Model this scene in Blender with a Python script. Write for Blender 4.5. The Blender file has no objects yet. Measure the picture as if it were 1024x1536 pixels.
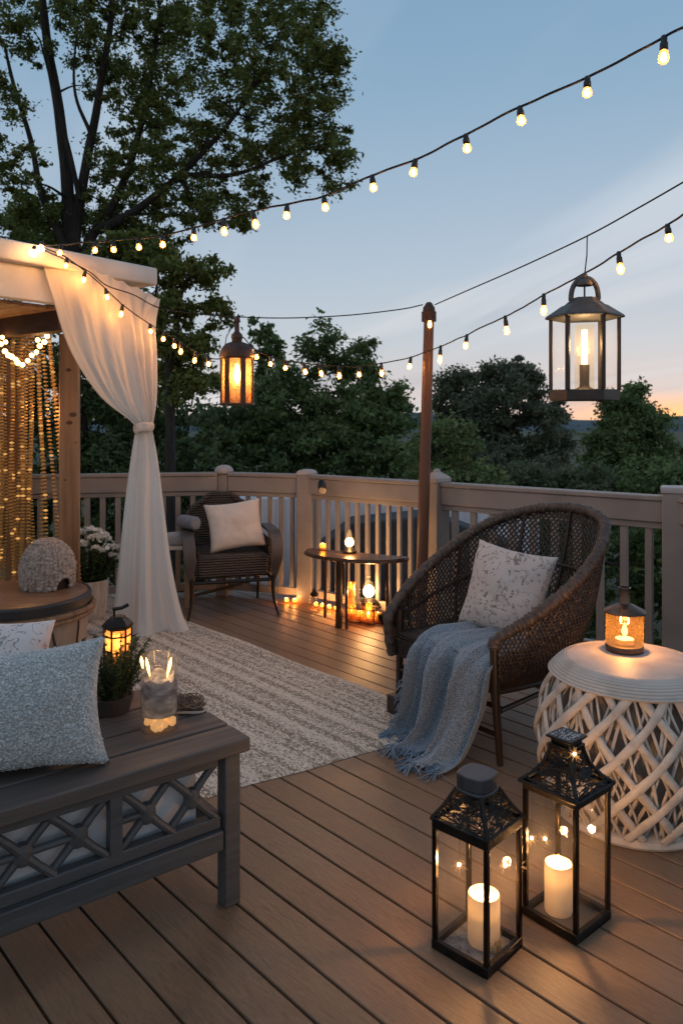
import bpy, bmesh, math, random
import numpy as np
from mathutils import Vector, Matrix, noise as mnoise

random.seed(7)
np.random.seed(7)
scene = bpy.context.scene
COL = scene.collection
R = math.radians
F, CX, HY, EYE = 1150.0, 512.0, 628.0, 1.45


def P(px, py, D):
    """a point of the place, measured on the photograph at depth D (metres from the eye)"""
    return Vector(((px - CX) / F * D, D, EYE + (HY - py) / F * D))


def PG(px, py, z=0.0):
    D = (EYE - z) * F / (py - HY)
    return Vector(((px - CX) / F * D, D, z))


# ------------------------------------------------------------------ materials
def new_mat(name):
    m = bpy.data.materials.new(name)
    m.use_nodes = True
    nt = m.node_tree
    return m, nt, nt.nodes['Principled BSDF'], nt.nodes['Material Output']


def rgba(c):
    return (c[0], c[1], c[2], 1.0)


def nd(nt, t, **kw):
    n = nt.nodes.new(t)
    for k, v in kw.items():
        setattr(n, k, v)
    return n


def mat(name, col, rough=0.6, metal=0.0, col2=None, ns=8.0, stretch=(1, 1, 1), det=6.0, lo=0.35, hi=0.65,
        bump=0.0, bs=None, bstretch=None, bkind='noise', bdist=0.004, sheen=0.0, trans=0.0, rvar=0.0):
    m, nt, b, out = new_mat(name)
    b.inputs['Base Color'].default_value = rgba(col)
    b.inputs['Roughness'].default_value = rough
    b.inputs['Metallic'].default_value = metal
    if sheen:
        b.inputs['Sheen Weight'].default_value = sheen
    tc = nd(nt, 'ShaderNodeTexCoord')
    if col2 is not None or rvar:
        mp = nd(nt, 'ShaderNodeMapping')
        mp.inputs['Scale'].default_value = stretch
        nt.links.new(tc.outputs['Object'], mp.inputs['Vector'])
        no = nd(nt, 'ShaderNodeTexNoise')
        no.inputs['Scale'].default_value = ns
        no.inputs['Detail'].default_value = det
        nt.links.new(mp.outputs['Vector'], no.inputs['Vector'])
        mr = nd(nt, 'ShaderNodeMapRange')
        mr.inputs['From Min'].default_value = lo
        mr.inputs['From Max'].default_value = hi
        nt.links.new(no.outputs['Fac'], mr.inputs['Value'])
        if col2 is not None:
            mx = nd(nt, 'ShaderNodeMix', data_type='RGBA')
            mx.inputs['A'].default_value = rgba(col)
            mx.inputs['B'].default_value = rgba(col2)
            nt.links.new(mr.outputs['Result'], mx.inputs['Factor'])
            nt.links.new(mx.outputs['Result'], b.inputs['Base Color'])
        if rvar:
            r2 = nd(nt, 'ShaderNodeMapRange')
            r2.inputs['To Min'].default_value = max(0.02, rough - rvar)
            r2.inputs['To Max'].default_value = min(1, rough + rvar)
            nt.links.new(mr.outputs['Result'], r2.inputs['Value'])
            nt.links.new(r2.outputs['Result'], b.inputs['Roughness'])
    if bump:
        mp2 = nd(nt, 'ShaderNodeMapping')
        mp2.inputs['Scale'].default_value = bstretch or stretch
        nt.links.new(tc.outputs['Object'], mp2.inputs['Vector'])
        if bkind == 'noise':
            t = nd(nt, 'ShaderNodeTexNoise')
            t.inputs['Detail'].default_value = 5
            o = 'Fac'
        elif bkind == 'voronoi':
            t = nd(nt, 'ShaderNodeTexVoronoi')
            o = 'Distance'
        else:
            t = nd(nt, 'ShaderNodeTexWave')
            t.bands_direction = bkind
            t.inputs['Distortion'].default_value = 2.0
            o = 'Fac'
        t.inputs['Scale'].default_value = bs or 60.0
        nt.links.new(mp2.outputs['Vector'], t.inputs['Vector'])
        bp = nd(nt, 'ShaderNodeBump')
        bp.inputs['Strength'].default_value = bump
        bp.inputs['Distance'].default_value = bdist
        nt.links.new(t.outputs[o], bp.inputs['Height'])
        nt.links.new(bp.outputs['Normal'], b.inputs['Normal'])
    if trans:
        tr = nd(nt, 'ShaderNodeBsdfTranslucent')
        src = b.inputs['Base Color'].links[0].from_socket if b.inputs['Base Color'].links else None
        if src:
            nt.links.new(src, tr.inputs['Color'])
        else:
            tr.inputs['Color'].default_value = rgba(col)
        ms = nd(nt, 'ShaderNodeMixShader')
        ms.inputs['Fac'].default_value = trans
        nt.links.new(b.outputs['BSDF'], ms.inputs[1])
        nt.links.new(tr.outputs['BSDF'], ms.inputs[2])
        nt.links.new(ms.outputs['Shader'], out.inputs['Surface'])
    return m


def emit(name, col, s):
    m, nt, b, out = new_mat(name)
    nt.nodes.remove(b)
    e = nd(nt, 'ShaderNodeEmission')
    e.inputs['Color'].default_value = rgba(col)
    e.inputs['Strength'].default_value = s
    nt.links.new(e.outputs['Emission'], out.inputs['Surface'])
    return m


def lit_mat(name, col, glow, s):
    m, nt, b, out = new_mat(name)
    b.inputs['Base Color'].default_value = rgba(col)
    b.inputs['Roughness'].default_value = 0.3
    b.inputs['Emission Color'].default_value = rgba(glow)
    b.inputs['Emission Strength'].default_value = s
    return m


def glass(name, tint=(0.95, 0.96, 0.97), refl=0.12, rough=0.03, glow=None, gs=0.0, haze=0.0, hcol=(0.8, 0.8, 0.8)):
    """thin pane: lets light through, reflects a little; haze adds a thin film of dust or frosting"""
    m, nt, b, out = new_mat(name)
    nt.nodes.remove(b)
    tr = nd(nt, 'ShaderNodeBsdfTransparent')
    tr.inputs['Color'].default_value = rgba(tint)
    gl = nd(nt, 'ShaderNodeBsdfGlossy')
    gl.inputs['Roughness'].default_value = rough
    mx = nd(nt, 'ShaderNodeMixShader')
    mx.inputs['Fac'].default_value = refl
    nt.links.new(tr.outputs[0], mx.inputs[1])
    nt.links.new(gl.outputs[0], mx.inputs[2])
    last = mx
    if haze:
        tl = nd(nt, 'ShaderNodeBsdfTranslucent')
        tl.inputs['Color'].default_value = rgba(hcol)
        df = nd(nt, 'ShaderNodeBsdfDiffuse')
        df.inputs['Color'].default_value = rgba(hcol)
        m1 = nd(nt, 'ShaderNodeMixShader')
        m1.inputs['Fac'].default_value = 0.5
        nt.links.new(tl.outputs[0], m1.inputs[1])
        nt.links.new(df.outputs[0], m1.inputs[2])
        m2 = nd(nt, 'ShaderNodeMixShader')
        m2.inputs['Fac'].default_value = haze
        nt.links.new(last.outputs[0], m2.inputs[1])
        nt.links.new(m1.outputs[0], m2.inputs[2])
        last = m2
    if glow:
        e = nd(nt, 'ShaderNodeEmission')
        e.inputs['Color'].default_value = rgba(glow)
        e.inputs['Strength'].default_value = gs
        ad = nd(nt, 'ShaderNodeAddShader')
        nt.links.new(last.outputs[0], ad.inputs[0])
        nt.links.new(e.outputs[0], ad.inputs[1])
        last = ad
    nt.links.new(last.outputs[0], out.inputs['Surface'])
    return m


def leafmat(name, cols, trans=0.3, rough=0.55):
    m, nt, b, out = new_mat(name)
    g = nd(nt, 'ShaderNodeNewGeometry')
    cr = nd(nt, 'ShaderNodeValToRGB')
    el = cr.color_ramp.elements
    while len(el) < len(cols):
        el.new(0.5)
    for i, c in enumerate(cols):
        el[i].position = i / (len(cols) - 1)
        el[i].color = rgba(c)
    nt.links.new(g.outputs['Random Per Island'], cr.inputs['Fac'])
    b.inputs['Roughness'].default_value = rough
    b.inputs['Specular IOR Level'].default_value = 0.25
    nt.links.new(cr.outputs['Color'], b.inputs['Base Color'])
    tr = nd(nt, 'ShaderNodeBsdfTranslucent')
    nt.links.new(cr.outputs['Color'], tr.inputs['Color'])
    ms = nd(nt, 'ShaderNodeMixShader')
    ms.inputs['Fac'].default_value = trans
    nt.links.new(b.outputs[0], ms.inputs[1])
    nt.links.new(tr.outputs[0], ms.inputs[2])
    nt.links.new(ms.outputs[0], out.inputs['Surface'])
    return m


# ------------------------------------------------------------------ mesh collector
class MB:
    def __init__(self):
        self.v, self.f, self.mi, self.cur = [], [], [], 0

    def add(self, vs, fs):
        n = len(self.v)
        self.v += [tuple(p) for p in vs]
        self.f += [tuple(n + i for i in q) for q in fs]
        self.mi += [self.cur] * len(fs)

    def box(self, c, s, rot=None):
        hx, hy, hz = s[0] / 2, s[1] / 2, s[2] / 2
        vs = [Vector((x, y, z)) for z in (-hz, hz) for y in (-hy, hy) for x in (-hx, hx)]
        if rot is not None:
            vs = [rot @ p for p in vs]
        c = Vector(c)
        self.add([p + c for p in vs], [(0, 2, 3, 1), (4, 5, 7, 6), (0, 1, 5, 4), (2, 6, 7, 3), (0, 4, 6, 2), (1, 3, 7, 5)])

    def beam(self, a, b, w, h, up=(0, 0, 1)):
        """a bar of section w (across) x h (along up) from a to b"""
        a, b = Vector(a), Vector(b)
        d = (b - a).normalized()
        s = d.cross(Vector(up))
        if s.length < 1e-6:
            s = d.cross(Vector((1, 0, 0)))
        s.normalize()
        u = s.cross(d).normalized()
        vs = []
        for p in (a, b):
            for i, j in ((-1, -1), (1, -1), (1, 1), (-1, 1)):
                vs.append(p + s * (w / 2 * i) + u * (h / 2 * j))
        self.add(vs, [(3, 2, 1, 0), (4, 5, 6, 7), (0, 1, 5, 4), (1, 2, 6, 5), (2, 3, 7, 6), (3, 0, 4, 7)])

    def tube(self, pts, r, n=8, closed=False, flat=None):
        pts = [Vector(p) for p in pts]
        k = len(pts)
        rs = r if hasattr(r, '__len__') else [r] * k
        tang = []
        for i in range(k):
            if closed:
                t = pts[(i + 1) % k] - pts[i - 1]
            else:
                t = pts[min(i + 1, k - 1)] - pts[max(i - 1, 0)]
            if t.length < 1e-9:
                t = Vector((0, 0, 1))
            tang.append(t.normalized())
        ref = Vector((0, 0, 1)) if abs(tang[0].z) < 0.9 else Vector((1, 0, 0))
        u = (ref - tang[0] * ref.dot(tang[0])).normalized()
        vs = []
        for i in range(k):
            u = u - tang[i] * u.dot(tang[i])
            if u.length < 1e-6:
                u = tang[i].orthogonal()
            u.normalize()
            w = tang[i].cross(u)
            for j in range(n):
                a = 2 * math.pi * j / n
                fu = flat if flat else 1.0
                vs.append(pts[i] + u * (math.cos(a) * rs[i] * fu) + w * (math.sin(a) * rs[i]))
        fs = []
        for i in range(k if closed else k - 1):
            i2 = (i + 1) % k
            for j in range(n):
                j2 = (j + 1) % n
                fs.append((i * n + j, i * n + j2, i2 * n + j2, i2 * n + j))
        if not closed:
            fs.append(tuple(range(n - 1, -1, -1)))
            fs.append(tuple((k - 1) * n + j for j in range(n)))
        self.add(vs, fs)

    def lathe(self, prof, c=(0, 0, 0), n=24, ph=0.0, sx=1.0, sy=1.0, cap=True):
        c = Vector(c)
        vs = []
        for r, z in prof:
            for j in range(n):
                a = 2 * math.pi * j / n + ph
                vs.append(c + Vector((math.cos(a) * r * sx, math.sin(a) * r * sy, z)))
        fs = []
        for i in range(len(prof) - 1):
            for j in range(n):
                j2 = (j + 1) % n
                fs.append((i * n + j, i * n + j2, (i + 1) * n + j2, (i + 1) * n + j))
        if cap:
            if prof[0][0] > 1e-5:
                fs.append(tuple(range(n - 1, -1, -1)))
            if prof[-1][0] > 1e-5:
                fs.append(tuple((len(prof) - 1) * n + j for j in range(n)))
        self.add(vs, fs)

    def ball(self, c, r, n=12, m=8, sz=1.0):
        self.lathe([(max(1e-6, r * math.sin(math.pi * i / m)), -r * sz * math.cos(math.pi * i / m)) for i in range(m + 1)], c, n)

    def grid(self, rows, closed=False):
        h, w = len(rows), len(rows[0])
        vs = [p for r_ in rows for p in r_]
        fs = []
        for i in range(h - 1):
            for j in range(w if closed else w - 1):
                j2 = (j + 1) % w
                fs.append((i * w + j, i * w + j2, (i + 1) * w + j2, (i + 1) * w + j))
        self.add(vs, fs)

    def prism(self, poly, z0, z1):
        n = len(poly)
        vs = [Vector((p[0], p[1], z0)) for p in poly] + [Vector((p[0], p[1], z1)) for p in poly]
        fs = [tuple(range(n - 1, -1, -1)), tuple(range(n, 2 * n))]
        for i in range(n):
            j = (i + 1) % n
            fs.append((i, j, n + j, n + i))
        self.add(vs, fs)

    def build(self, name, mats, parent=None, world=None, bevel=0.0, seg=2, smooth=True, angle=38, solid=0.0, sub=0, loc=None):
        me = bpy.data.meshes.new(name)
        v = self.v
        if world is not None:
            o = Vector(world)
            v = [(p[0] - o.x, p[1] - o.y, p[2] - o.z) for p in v]
        me.from_pydata(v, [], self.f)
        if not isinstance(mats, (list, tuple)):
            mats = [mats]
        for m in mats:
            me.materials.append(m)
        if len(mats) > 1:
            me.polygons.foreach_set('material_index', self.mi)
        bm = bmesh.new()
        bm.from_mesh(me)
        bmesh.ops.remove_doubles(bm, verts=bm.verts, dist=1e-6)
        bm.to_mesh(me)
        bm.free()
        if smooth:
            me.polygons.foreach_set('use_smooth', [True] * len(me.polygons))
            me.set_sharp_from_angle(angle=R(angle))
        me.update()
        ob = bpy.data.objects.new(name, me)
        COL.objects.link(ob)
        if parent is not None:
            ob.parent = parent
        if loc is not None:
            ob.location = loc
        if solid:
            s = ob.modifiers.new('solid', 'SOLIDIFY')
            s.thickness = solid
            s.offset = 0
        if sub:
            s = ob.modifiers.new('sub', 'SUBSURF')
            s.levels = s.render_levels = sub
        if bevel:
            b = ob.modifiers.new('bevel', 'BEVEL')
            b.width = bevel
            b.segments = seg
            b.limit_method = 'ANGLE'
            b.angle_limit = R(40)
            b.harden_normals = False
        return ob


def tag(o, label, cat, group=None, kind=None):
    if label:
        o['label'] = label
    if cat:
        o['category'] = cat
    if group:
        o['group'] = group
    if kind:
        o['kind'] = kind
    return o


def thing(name, label, cat, loc=(0, 0, 0), rotz=0.0, group=None):
    o = bpy.data.objects.new(name, None)
    o.empty_display_size = 0.1
    COL.objects.link(o)
    o.location = loc
    o.rotation_euler = (0, 0, rotz)
    return tag(o, label, cat, group)


def struct(o):
    o['kind'] = 'structure'
    return o


def cat_rom(ctrl, n):
    c = [Vector(p) for p in ctrl]
    c = [c[0] * 2 - c[1]] + c + [c[-1] * 2 - c[-2]]
    out = []
    segs = len(c) - 3
    for i in range(n):
        t = i / (n - 1) * segs
        k = min(int(t), segs - 1)
        t -= k
        p0, p1, p2, p3 = c[k:k + 4]
        out.append(0.5 * ((2 * p1) + (p2 - p0) * t + (2 * p0 - 5 * p1 + 4 * p2 - p3) * t * t + (3 * p1 - p0 - 3 * p2 + p3) * t ** 3))
    return out


def lamp(name, loc, watts, col=(1.0, 0.52, 0.2), r=0.02, parent=None):
    l = bpy.data.lights.new(name, 'POINT')
    l.energy = watts
    l.color = col
    l.shadow_soft_size = r
    o = bpy.data.objects.new(name, l)
    COL.objects.link(o)
    o.location = loc
    if parent is not None:
        o.parent = parent
    return o


def pillow(mb, w, h, t, M, seed=0, pinch=0.09, n=22, wr=0.012):
    """a filled cushion with pointed corners, w x h, thickness t, placed by matrix M"""
    rows = []
    for side in (1, -1):
        g = []
        for i in range(n + 1):
            v = -1 + 2 * i / n
            row = []
            for j in range(n + 1):
                u = -1 + 2 * j / n
                x = w / 2 * u * (1 - pinch * (1 - v * v) * abs(u))
                y = h / 2 * v * (1 - pinch * (1 - u * u) * abs(v))
                k = max(0.0, (1 - u * u) * (1 - v * v)) ** 0.42
                q = mnoise.noise(Vector((x * 9, y * 9, seed * 3.1 + side * 7)))
                q2 = mnoise.noise(Vector((x * 24, y * 24, seed * 5.1 + side * 3)))
                z = side * (t / 2 * k + (wr * q + wr * 0.4 * q2) * min(1, k * 3))
                row.append(M @ Vector((x, y, z)))
            g.append(row)
        rows.append(g)
    mb.grid(rows[0])
    mb.grid([list(reversed(r_)) for r_ in rows[1]])
    # piping round the edge
    edge = []
    g = rows[0]
    edge += g[0][:-1] + [r_[-1] for r_ in g[:-1]] + list(reversed(g[-1]))[:-1] + [r_[0] for r_ in reversed(g[1:])]
    return edge


def frame_matrix(o, x, y, z):
    x, y, z = Vector(x).normalized(), Vector(y).normalized(), Vector(z).normalized()
    return Matrix(((x.x, y.x, z.x, o[0]), (x.y, y.y, z.y, o[1]), (x.z, y.z, z.z, o[2]), (0, 0, 0, 1)))


# ------------------------------------------------------------------ shared materials
M_blackmetal = mat('black_metal', (0.012, 0.011, 0.011), 0.38, 0.7, col2=(0.03, 0.024, 0.02), ns=30, bump=0.15, bs=120)
M_rail = mat('painted_rail', (0.262, 0.232, 0.214), 0.55, col2=(0.185, 0.158, 0.145), ns=3.5, lo=0.42, hi=0.78, bump=0.2, bs=70, bstretch=(1, 1, 1))
M_wood = mat('cedar', (0.36, 0.19, 0.09), 0.6, col2=(0.2, 0.095, 0.045), ns=9, stretch=(2.4, 2.4, 0.22), bump=0.3, bs=26)
M_wire = mat('rubber_cable', (0.012, 0.012, 0.012), 0.85)
M_flame = emit('flame', (1.0, 0.50, 0.13), 9)
M_flame_soft = emit('flame_soft', (1.0, 0.42, 0.1), 5)
M_glass = glass('clear_glass', (0.97, 0.975, 0.98), 0.02)
M_amber = glass('amber_glass', (1.0, 0.72, 0.36), 0.08, haze=0.25, hcol=(1.0, 0.66, 0.3))
M_wax = mat('wax', (0.85, 0.76, 0.62), 0.5, trans=0.55, bump=0.05, bs=30)
WARM = (1.0, 0.5, 0.18)

# ------------------------------------------------------------------ camera
cam = bpy.data.cameras.new('camera')
cam.sensor_fit = 'VERTICAL'
cam.sensor_height = 36.0
cam.sensor_width = 24.0
cam.lens = F / 1536 * 36.0
cam.shift_y = -(768 - HY) / 1536.0
cam.clip_start = 0.05
cam.clip_end = 6000
co = bpy.data.objects.new('camera', cam)
COL.objects.link(co)
co.location = (0, 0, EYE)
co.rotation_euler = (R(90), 0, 0)
scene.camera = co
cam.dof.use_dof = True
cam.dof.focus_distance = 3.2
cam.dof.aperture_fstop = 5.0

# ------------------------------------------------------------------ sky and light
SUN_AZ = 24.0       # degrees to the right of the view, just above the hills
w = bpy.data.worlds.new('World')
scene.world = w
w.use_nodes = True
nt = w.node_tree
bg = nt.nodes['Background']
sky = nd(nt, 'ShaderNodeTexSky', sky_type='NISHITA')
sky.sun_disc = False
sky.sun_elevation = R(2.0)
sky.sun_rotation = R(SUN_AZ)
sky.altitude = 200
sky.air_density = 1.3
sky.dust_density = 1.2
sky.ozone_density = 2.5
tc = nd(nt, 'ShaderNodeTexCoord')


def vmath(op, a, b=None):
    n = nd(nt, 'ShaderNodeVectorMath', operation=op)
    for i, x in enumerate((a, b)):
        if x is None:
            continue
        if hasattr(x, 'links'):
            nt.links.new(x, n.inputs[i])
        else:
            n.inputs[i].default_value = x
    return n


def fmath(op, a, b=None, clamp=False):
    n = nd(nt, 'ShaderNodeMath', operation=op)
    n.use_clamp = clamp
    for i, x in enumerate((a, b)):
        if x is None:
            continue
        if hasattr(x, 'links'):
            nt.links.new(x, n.inputs[i])
        else:
            n.inputs[i].default_value = x
    return n.outputs[0]


def cmix(fac, a, b, mode='MIX'):
    n = nd(nt, 'ShaderNodeMix', data_type='RGBA', blend_type=mode)
    for k, x in (('Factor', fac), ('A', a), ('B', b)):
        if hasattr(x, 'links'):
            nt.links.new(x, n.inputs[k])
        else:
            n.inputs[k].default_value = x if k == 'Factor' else rgba(x)
    return n.outputs['Result']


sep = nd(nt, 'ShaderNodeSeparateXYZ')
nt.links.new(tc.outputs['Generated'], sep.inputs[0])
z = sep.outputs['Z']
# the air after sunset: lit veil near the horizon, deep blue overhead
veil = nd(nt, 'ShaderNodeValToRGB')
els = veil.color_ramp.elements
stops = [(0.0, (0.70, 0.58, 0.53)), (0.03, (0.68, 0.63, 0.62)), (0.10, (0.56, 0.62, 0.68)), (0.22, (0.43, 0.54, 0.66)),
         (0.40, (0.27, 0.425, 0.585)), (0.6, (0.18, 0.34, 0.53)), (1.0, (0.12, 0.23, 0.39))]
while len(els) < len(stops):
    els.new(0.5)
for e, (p, c) in zip(els, stops):
    e.position = p
    e.color = rgba(c)
nt.links.new(fmath('MAXIMUM', z, 0.0), veil.inputs[0])
skyc = cmix(1.0, sky.outputs['Color'], (0.055, 0.055, 0.055), 'MULTIPLY')
base = cmix(0.88, skyc, veil.outputs['Color'])
# darker away from the set sun
sd = (math.sin(R(SUN_AZ)), math.cos(R(SUN_AZ)), 0.02)
dt = vmath('DOT_PRODUCT', tc.outputs['Generated'], sd).outputs['Value']
side = nd(nt, 'ShaderNodeMapRange')
side.inputs['From Min'].default_value = -0.6
side.inputs['From Max'].default_value = 1.0
side.inputs['To Min'].default_value = 0.86
side.inputs['To Max'].default_value = 1.12
nt.links.new(dt, side.inputs['Value'])
vs_ = vmath('SCALE', base)
nt.links.new(side.outputs['Result'], vs_.inputs['Scale'])
col = vs_.outputs[0]
# long soft cloud bands, drawn on a flat layer high above
den = fmath('ADD', fmath('MAXIMUM', z, 0.0), 0.09)
cx_ = fmath('DIVIDE', sep.outputs['X'], den)
cy_ = fmath('DIVIDE', sep.outputs['Y'], den)
comb = nd(nt, 'ShaderNodeCombineXYZ')
nt.links.new(cx_, comb.inputs[0])
nt.links.new(cy_, comb.inputs[1])
mpc = nd(nt, 'ShaderNodeMapping', vector_type='TEXTURE')
mpc.inputs['Rotation'].default_value = (0, 0, R(110))
mpc.inputs['Scale'].default_value = (5.0, 1.15, 1)
mpc.inputs['Location'].default_value = (1.3, 0.35, 0)
nt.links.new(comb.outputs[0], mpc.inputs['Vector'])
cn = nd(nt, 'ShaderNodeTexNoise')
cn.inputs['Scale'].default_value = 0.9
cn.inputs['Detail'].default_value = 4
cn.inputs['Roughness'].default_value = 0.45
cn.inputs['Distortion'].default_value = 0.6
nt.links.new(mpc.outputs[0], cn.inputs['Vector'])
cm = nd(nt, 'ShaderNodeMapRange')
cm.inputs['From Min'].default_value = 0.44
cm.inputs['From Max'].default_value = 0.63
cm.interpolation_type = 'SMOOTHSTEP'
nt.links.new(cn.outputs['Fac'], cm.inputs['Value'])
cfac = fmath('MULTIPLY', cm.outputs[0], 0.8)
ccol = nd(nt, 'ShaderNodeValToRGB')
ccol.color_ramp.elements[0].color = rgba((0.78, 0.74, 0.74))
ccol.color_ramp.elements[1].position = 0.35
ccol.color_ramp.elements[1].color = rgba((0.60, 0.69, 0.78))
nt.links.new(fmath('MAXIMUM', z, 0.0), ccol.inputs[0])
col = cmix(cfac, col, ccol.outputs['Color'])
# a second, darker layer of thin evening cloud
mp2 = nd(nt, 'ShaderNodeMapping', vector_type='TEXTURE')
mp2.inputs['Rotation'].default_value = (0, 0, R(104))
mp2.inputs['Scale'].default_value = (5.0, 1.1, 1)
mp2.inputs['Location'].default_value = (4.1, 2.2, 0)
nt.links.new(comb.outputs[0], mp2.inputs['Vector'])
c2 = nd(nt, 'ShaderNodeTexNoise')
c2.inputs['Scale'].default_value = 1.15
c2.inputs['Detail'].default_value = 5
c2.inputs['Distortion'].default_value = 0.8
nt.links.new(mp2.outputs[0], c2.inputs['Vector'])
cm2 = nd(nt, 'ShaderNodeMapRange')
cm2.inputs['From Min'].default_value = 0.48
cm2.inputs['From Max'].default_value = 0.70
cm2.interpolation_type = 'SMOOTHSTEP'
nt.links.new(c2.outputs['Fac'], cm2.inputs['Value'])
dcol = nd(nt, 'ShaderNodeValToRGB')
dcol.color_ramp.elements[0].color = rgba((0.46, 0.46, 0.50))
dcol.color_ramp.elements[1].position = 0.3
dcol.color_ramp.elements[1].color = rgba((0.32, 0.44, 0.58))
nt.links.new(fmath('MAXIMUM', z, 0.0), dcol.inputs[0])
col = cmix(fmath('MULTIPLY', cm2.outputs[0], 0.5), col, dcol.outputs['Color'])
# afterglow on the horizon under the clouds
gl1 = fmath('POWER', fmath('MAXIMUM', dt, 0.0), 130.0)
zz = nd(nt, 'ShaderNodeMapRange')
zz.inputs['From Min'].default_value = 0.040
zz.inputs['From Max'].default_value = 0.0
zz.interpolation_type = 'SMOOTHSTEP'
nt.links.new(z, zz.inputs['Value'])
col = cmix(fmath('MULTIPLY', fmath('MULTIPLY', gl1, zz.outputs[0]), 1.0), col, (1.5, 0.72, 0.28))
nt.links.new(col, bg.inputs['Color'])
bg.inputs['Strength'].default_value = 1.0

sl = bpy.data.lights.new('sun', 'SUN')
sl.energy = 0.12
sl.angle = R(12)
sl.color = (1.0, 0.72, 0.5)
so = bpy.data.objects.new('sun', sl)
COL.objects.link(so)
so.rotation_euler = (R(90 - 3), 0, R(180 - SUN_AZ))
so.location = (20, 60, 20)

scene.view_settings.view_transform = 'Standard'
scene.view_settings.look = 'None'
scene.view_settings.exposure = 0
scene.view_settings.gamma = 1
cy = scene.cycles
cy.use_denoising = True
cy.max_bounces = 8
cy.diffuse_bounces = 3
cy.glossy_bounces = 3
cy.transmission_bounces = 6
cy.transparent_max_bounces = 32
cy.caustics_reflective = False
cy.caustics_refractive = False
cy.sample_clamp_indirect = 4.0
cy.use_light_tree = True

# ------------------------------------------------------------------ ground, hills, deck
GZ = -2.4
mb = MB()
n = 40
rows = []
for i in range(n + 1):
    y = -30 + (i / n) ** 2 * 3000
    rows.append([Vector((x * (60 + y * 0.9 + 30) / 60, y, GZ - 0.012 * max(0, y - 12) + (0.6 * mnoise.noise(Vector((x * .1, y * .04, 3))) if y > 8 else 0))) for x in np.linspace(-60, 60, 41)])
mb.grid(rows)
M_lawn = mat('lawn_mat', (0.03, 0.045, 0.018), 0.9, col2=(0.05, 0.055, 0.03), ns=0.8, bump=0.6, bs=8, bdist=0.1)
struct(tag(mb.build('lawn', M_lawn), 'dark green lawn falling away below the deck', 'lawn'))
mb = MB()
rows = []
for i in range(61):
    a = -0.9 + 1.8 * i / 60
    rows.append([])
    for k in range(9):
        d = 700 + k * 90
        hgt = (math.sin(k / 8 * math.pi)) * (34 + 9 * mnoise.noise(Vector((a * 5, 1, 0))) + 5 * mnoise.noise(Vector((a * 17, 2, 0)))) - 34
        hgt += 2.5 * mnoise.noise(Vector((a * 160, k * 3, 0))) + 1.5 * mnoise.noise(Vector((a * 420, k * 7, 0)))
        rows[-1].append(Vector((math.sin(a) * d, math.cos(a) * d, hgt + 4)))
mb.grid(rows)
M_hill = mat('hill_mat', (0.075, 0.105, 0.13), 1.0, col2=(0.05, 0.08, 0.095), ns=0.03, bump=1.0, bs=0.12, bdist=4)  # the haze of distance is put into this blue colour
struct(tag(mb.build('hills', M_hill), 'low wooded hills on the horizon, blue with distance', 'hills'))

BD = Vector((-0.672, 0.741, 0)).normalized()      # the boards run this way
BN = Vector((BD.y, -BD.x, 0))
RAIL = [Vector((-3.9, 5.77, 0)), Vector((-0.969, 6.33, 0)), Vector((-0.275, 6.09, 0)), Vector((0.665, 5.35, 0)), Vector((1.895, 4.35, 0)), Vector((2.75, 2.6, 0))]
mb = MB()
SP, O0 = 0.1178, 1.309
for k in range(-34, 62):
    o = O0 + k * SP
    a = o + 0.004
    b = o + SP - 0.004
    p = BN * a - BD * 6
    q = BN * b - BD * 6
    r_ = BN * b + BD * 12
    s_ = BN * a + BD * 12
    mb.prism([p, q, r_, s_], -0.028, 0.0)
me = bpy.data.meshes.new('deck_floor')
me.from_pydata(mb.v, [], mb.f)
bm = bmesh.new()
bm.from_mesh(me)


def cut(a, b, off):
    d = (b - a).normalized()
    nrm = Vector((-d.y, d.x, 0))      # outward (rail points run left to right, outside is beyond)
    g = bm.verts[:] + bm.edges[:] + bm.faces[:]
    res = bmesh.ops.bisect_plane(bm, geom=g, plane_co=a + nrm * off, plane_no=nrm, clear_outer=True, dist=1e-5)
    ed = [e for e in res['geom_cut'] if isinstance(e, bmesh.types.BMEdge)]
    if ed:
        bmesh.ops.edgeloop_fill(bm, edges=ed)


for i in range(len(RAIL) - 1):
    cut(RAIL[i], RAIL[i + 1], 0.14)
cut(Vector((-4.6, -3, 0)), Vector((-4.6, 6, 0)), 0.0)
cut(Vector((3, -3.2, 0)), Vector((-4, -3.2, 0)), 0.0)
bmesh.ops.bevel(bm, geom=[e for e in bm.edges if abs(e.verts[0].co.z) < 1e-4 and abs(e.verts[1].co.z) < 1e-4 and e.is_manifold], offset=0.0025, segments=1, affect='EDGES')
bm.to_mesh(me)
bm.free()


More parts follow.
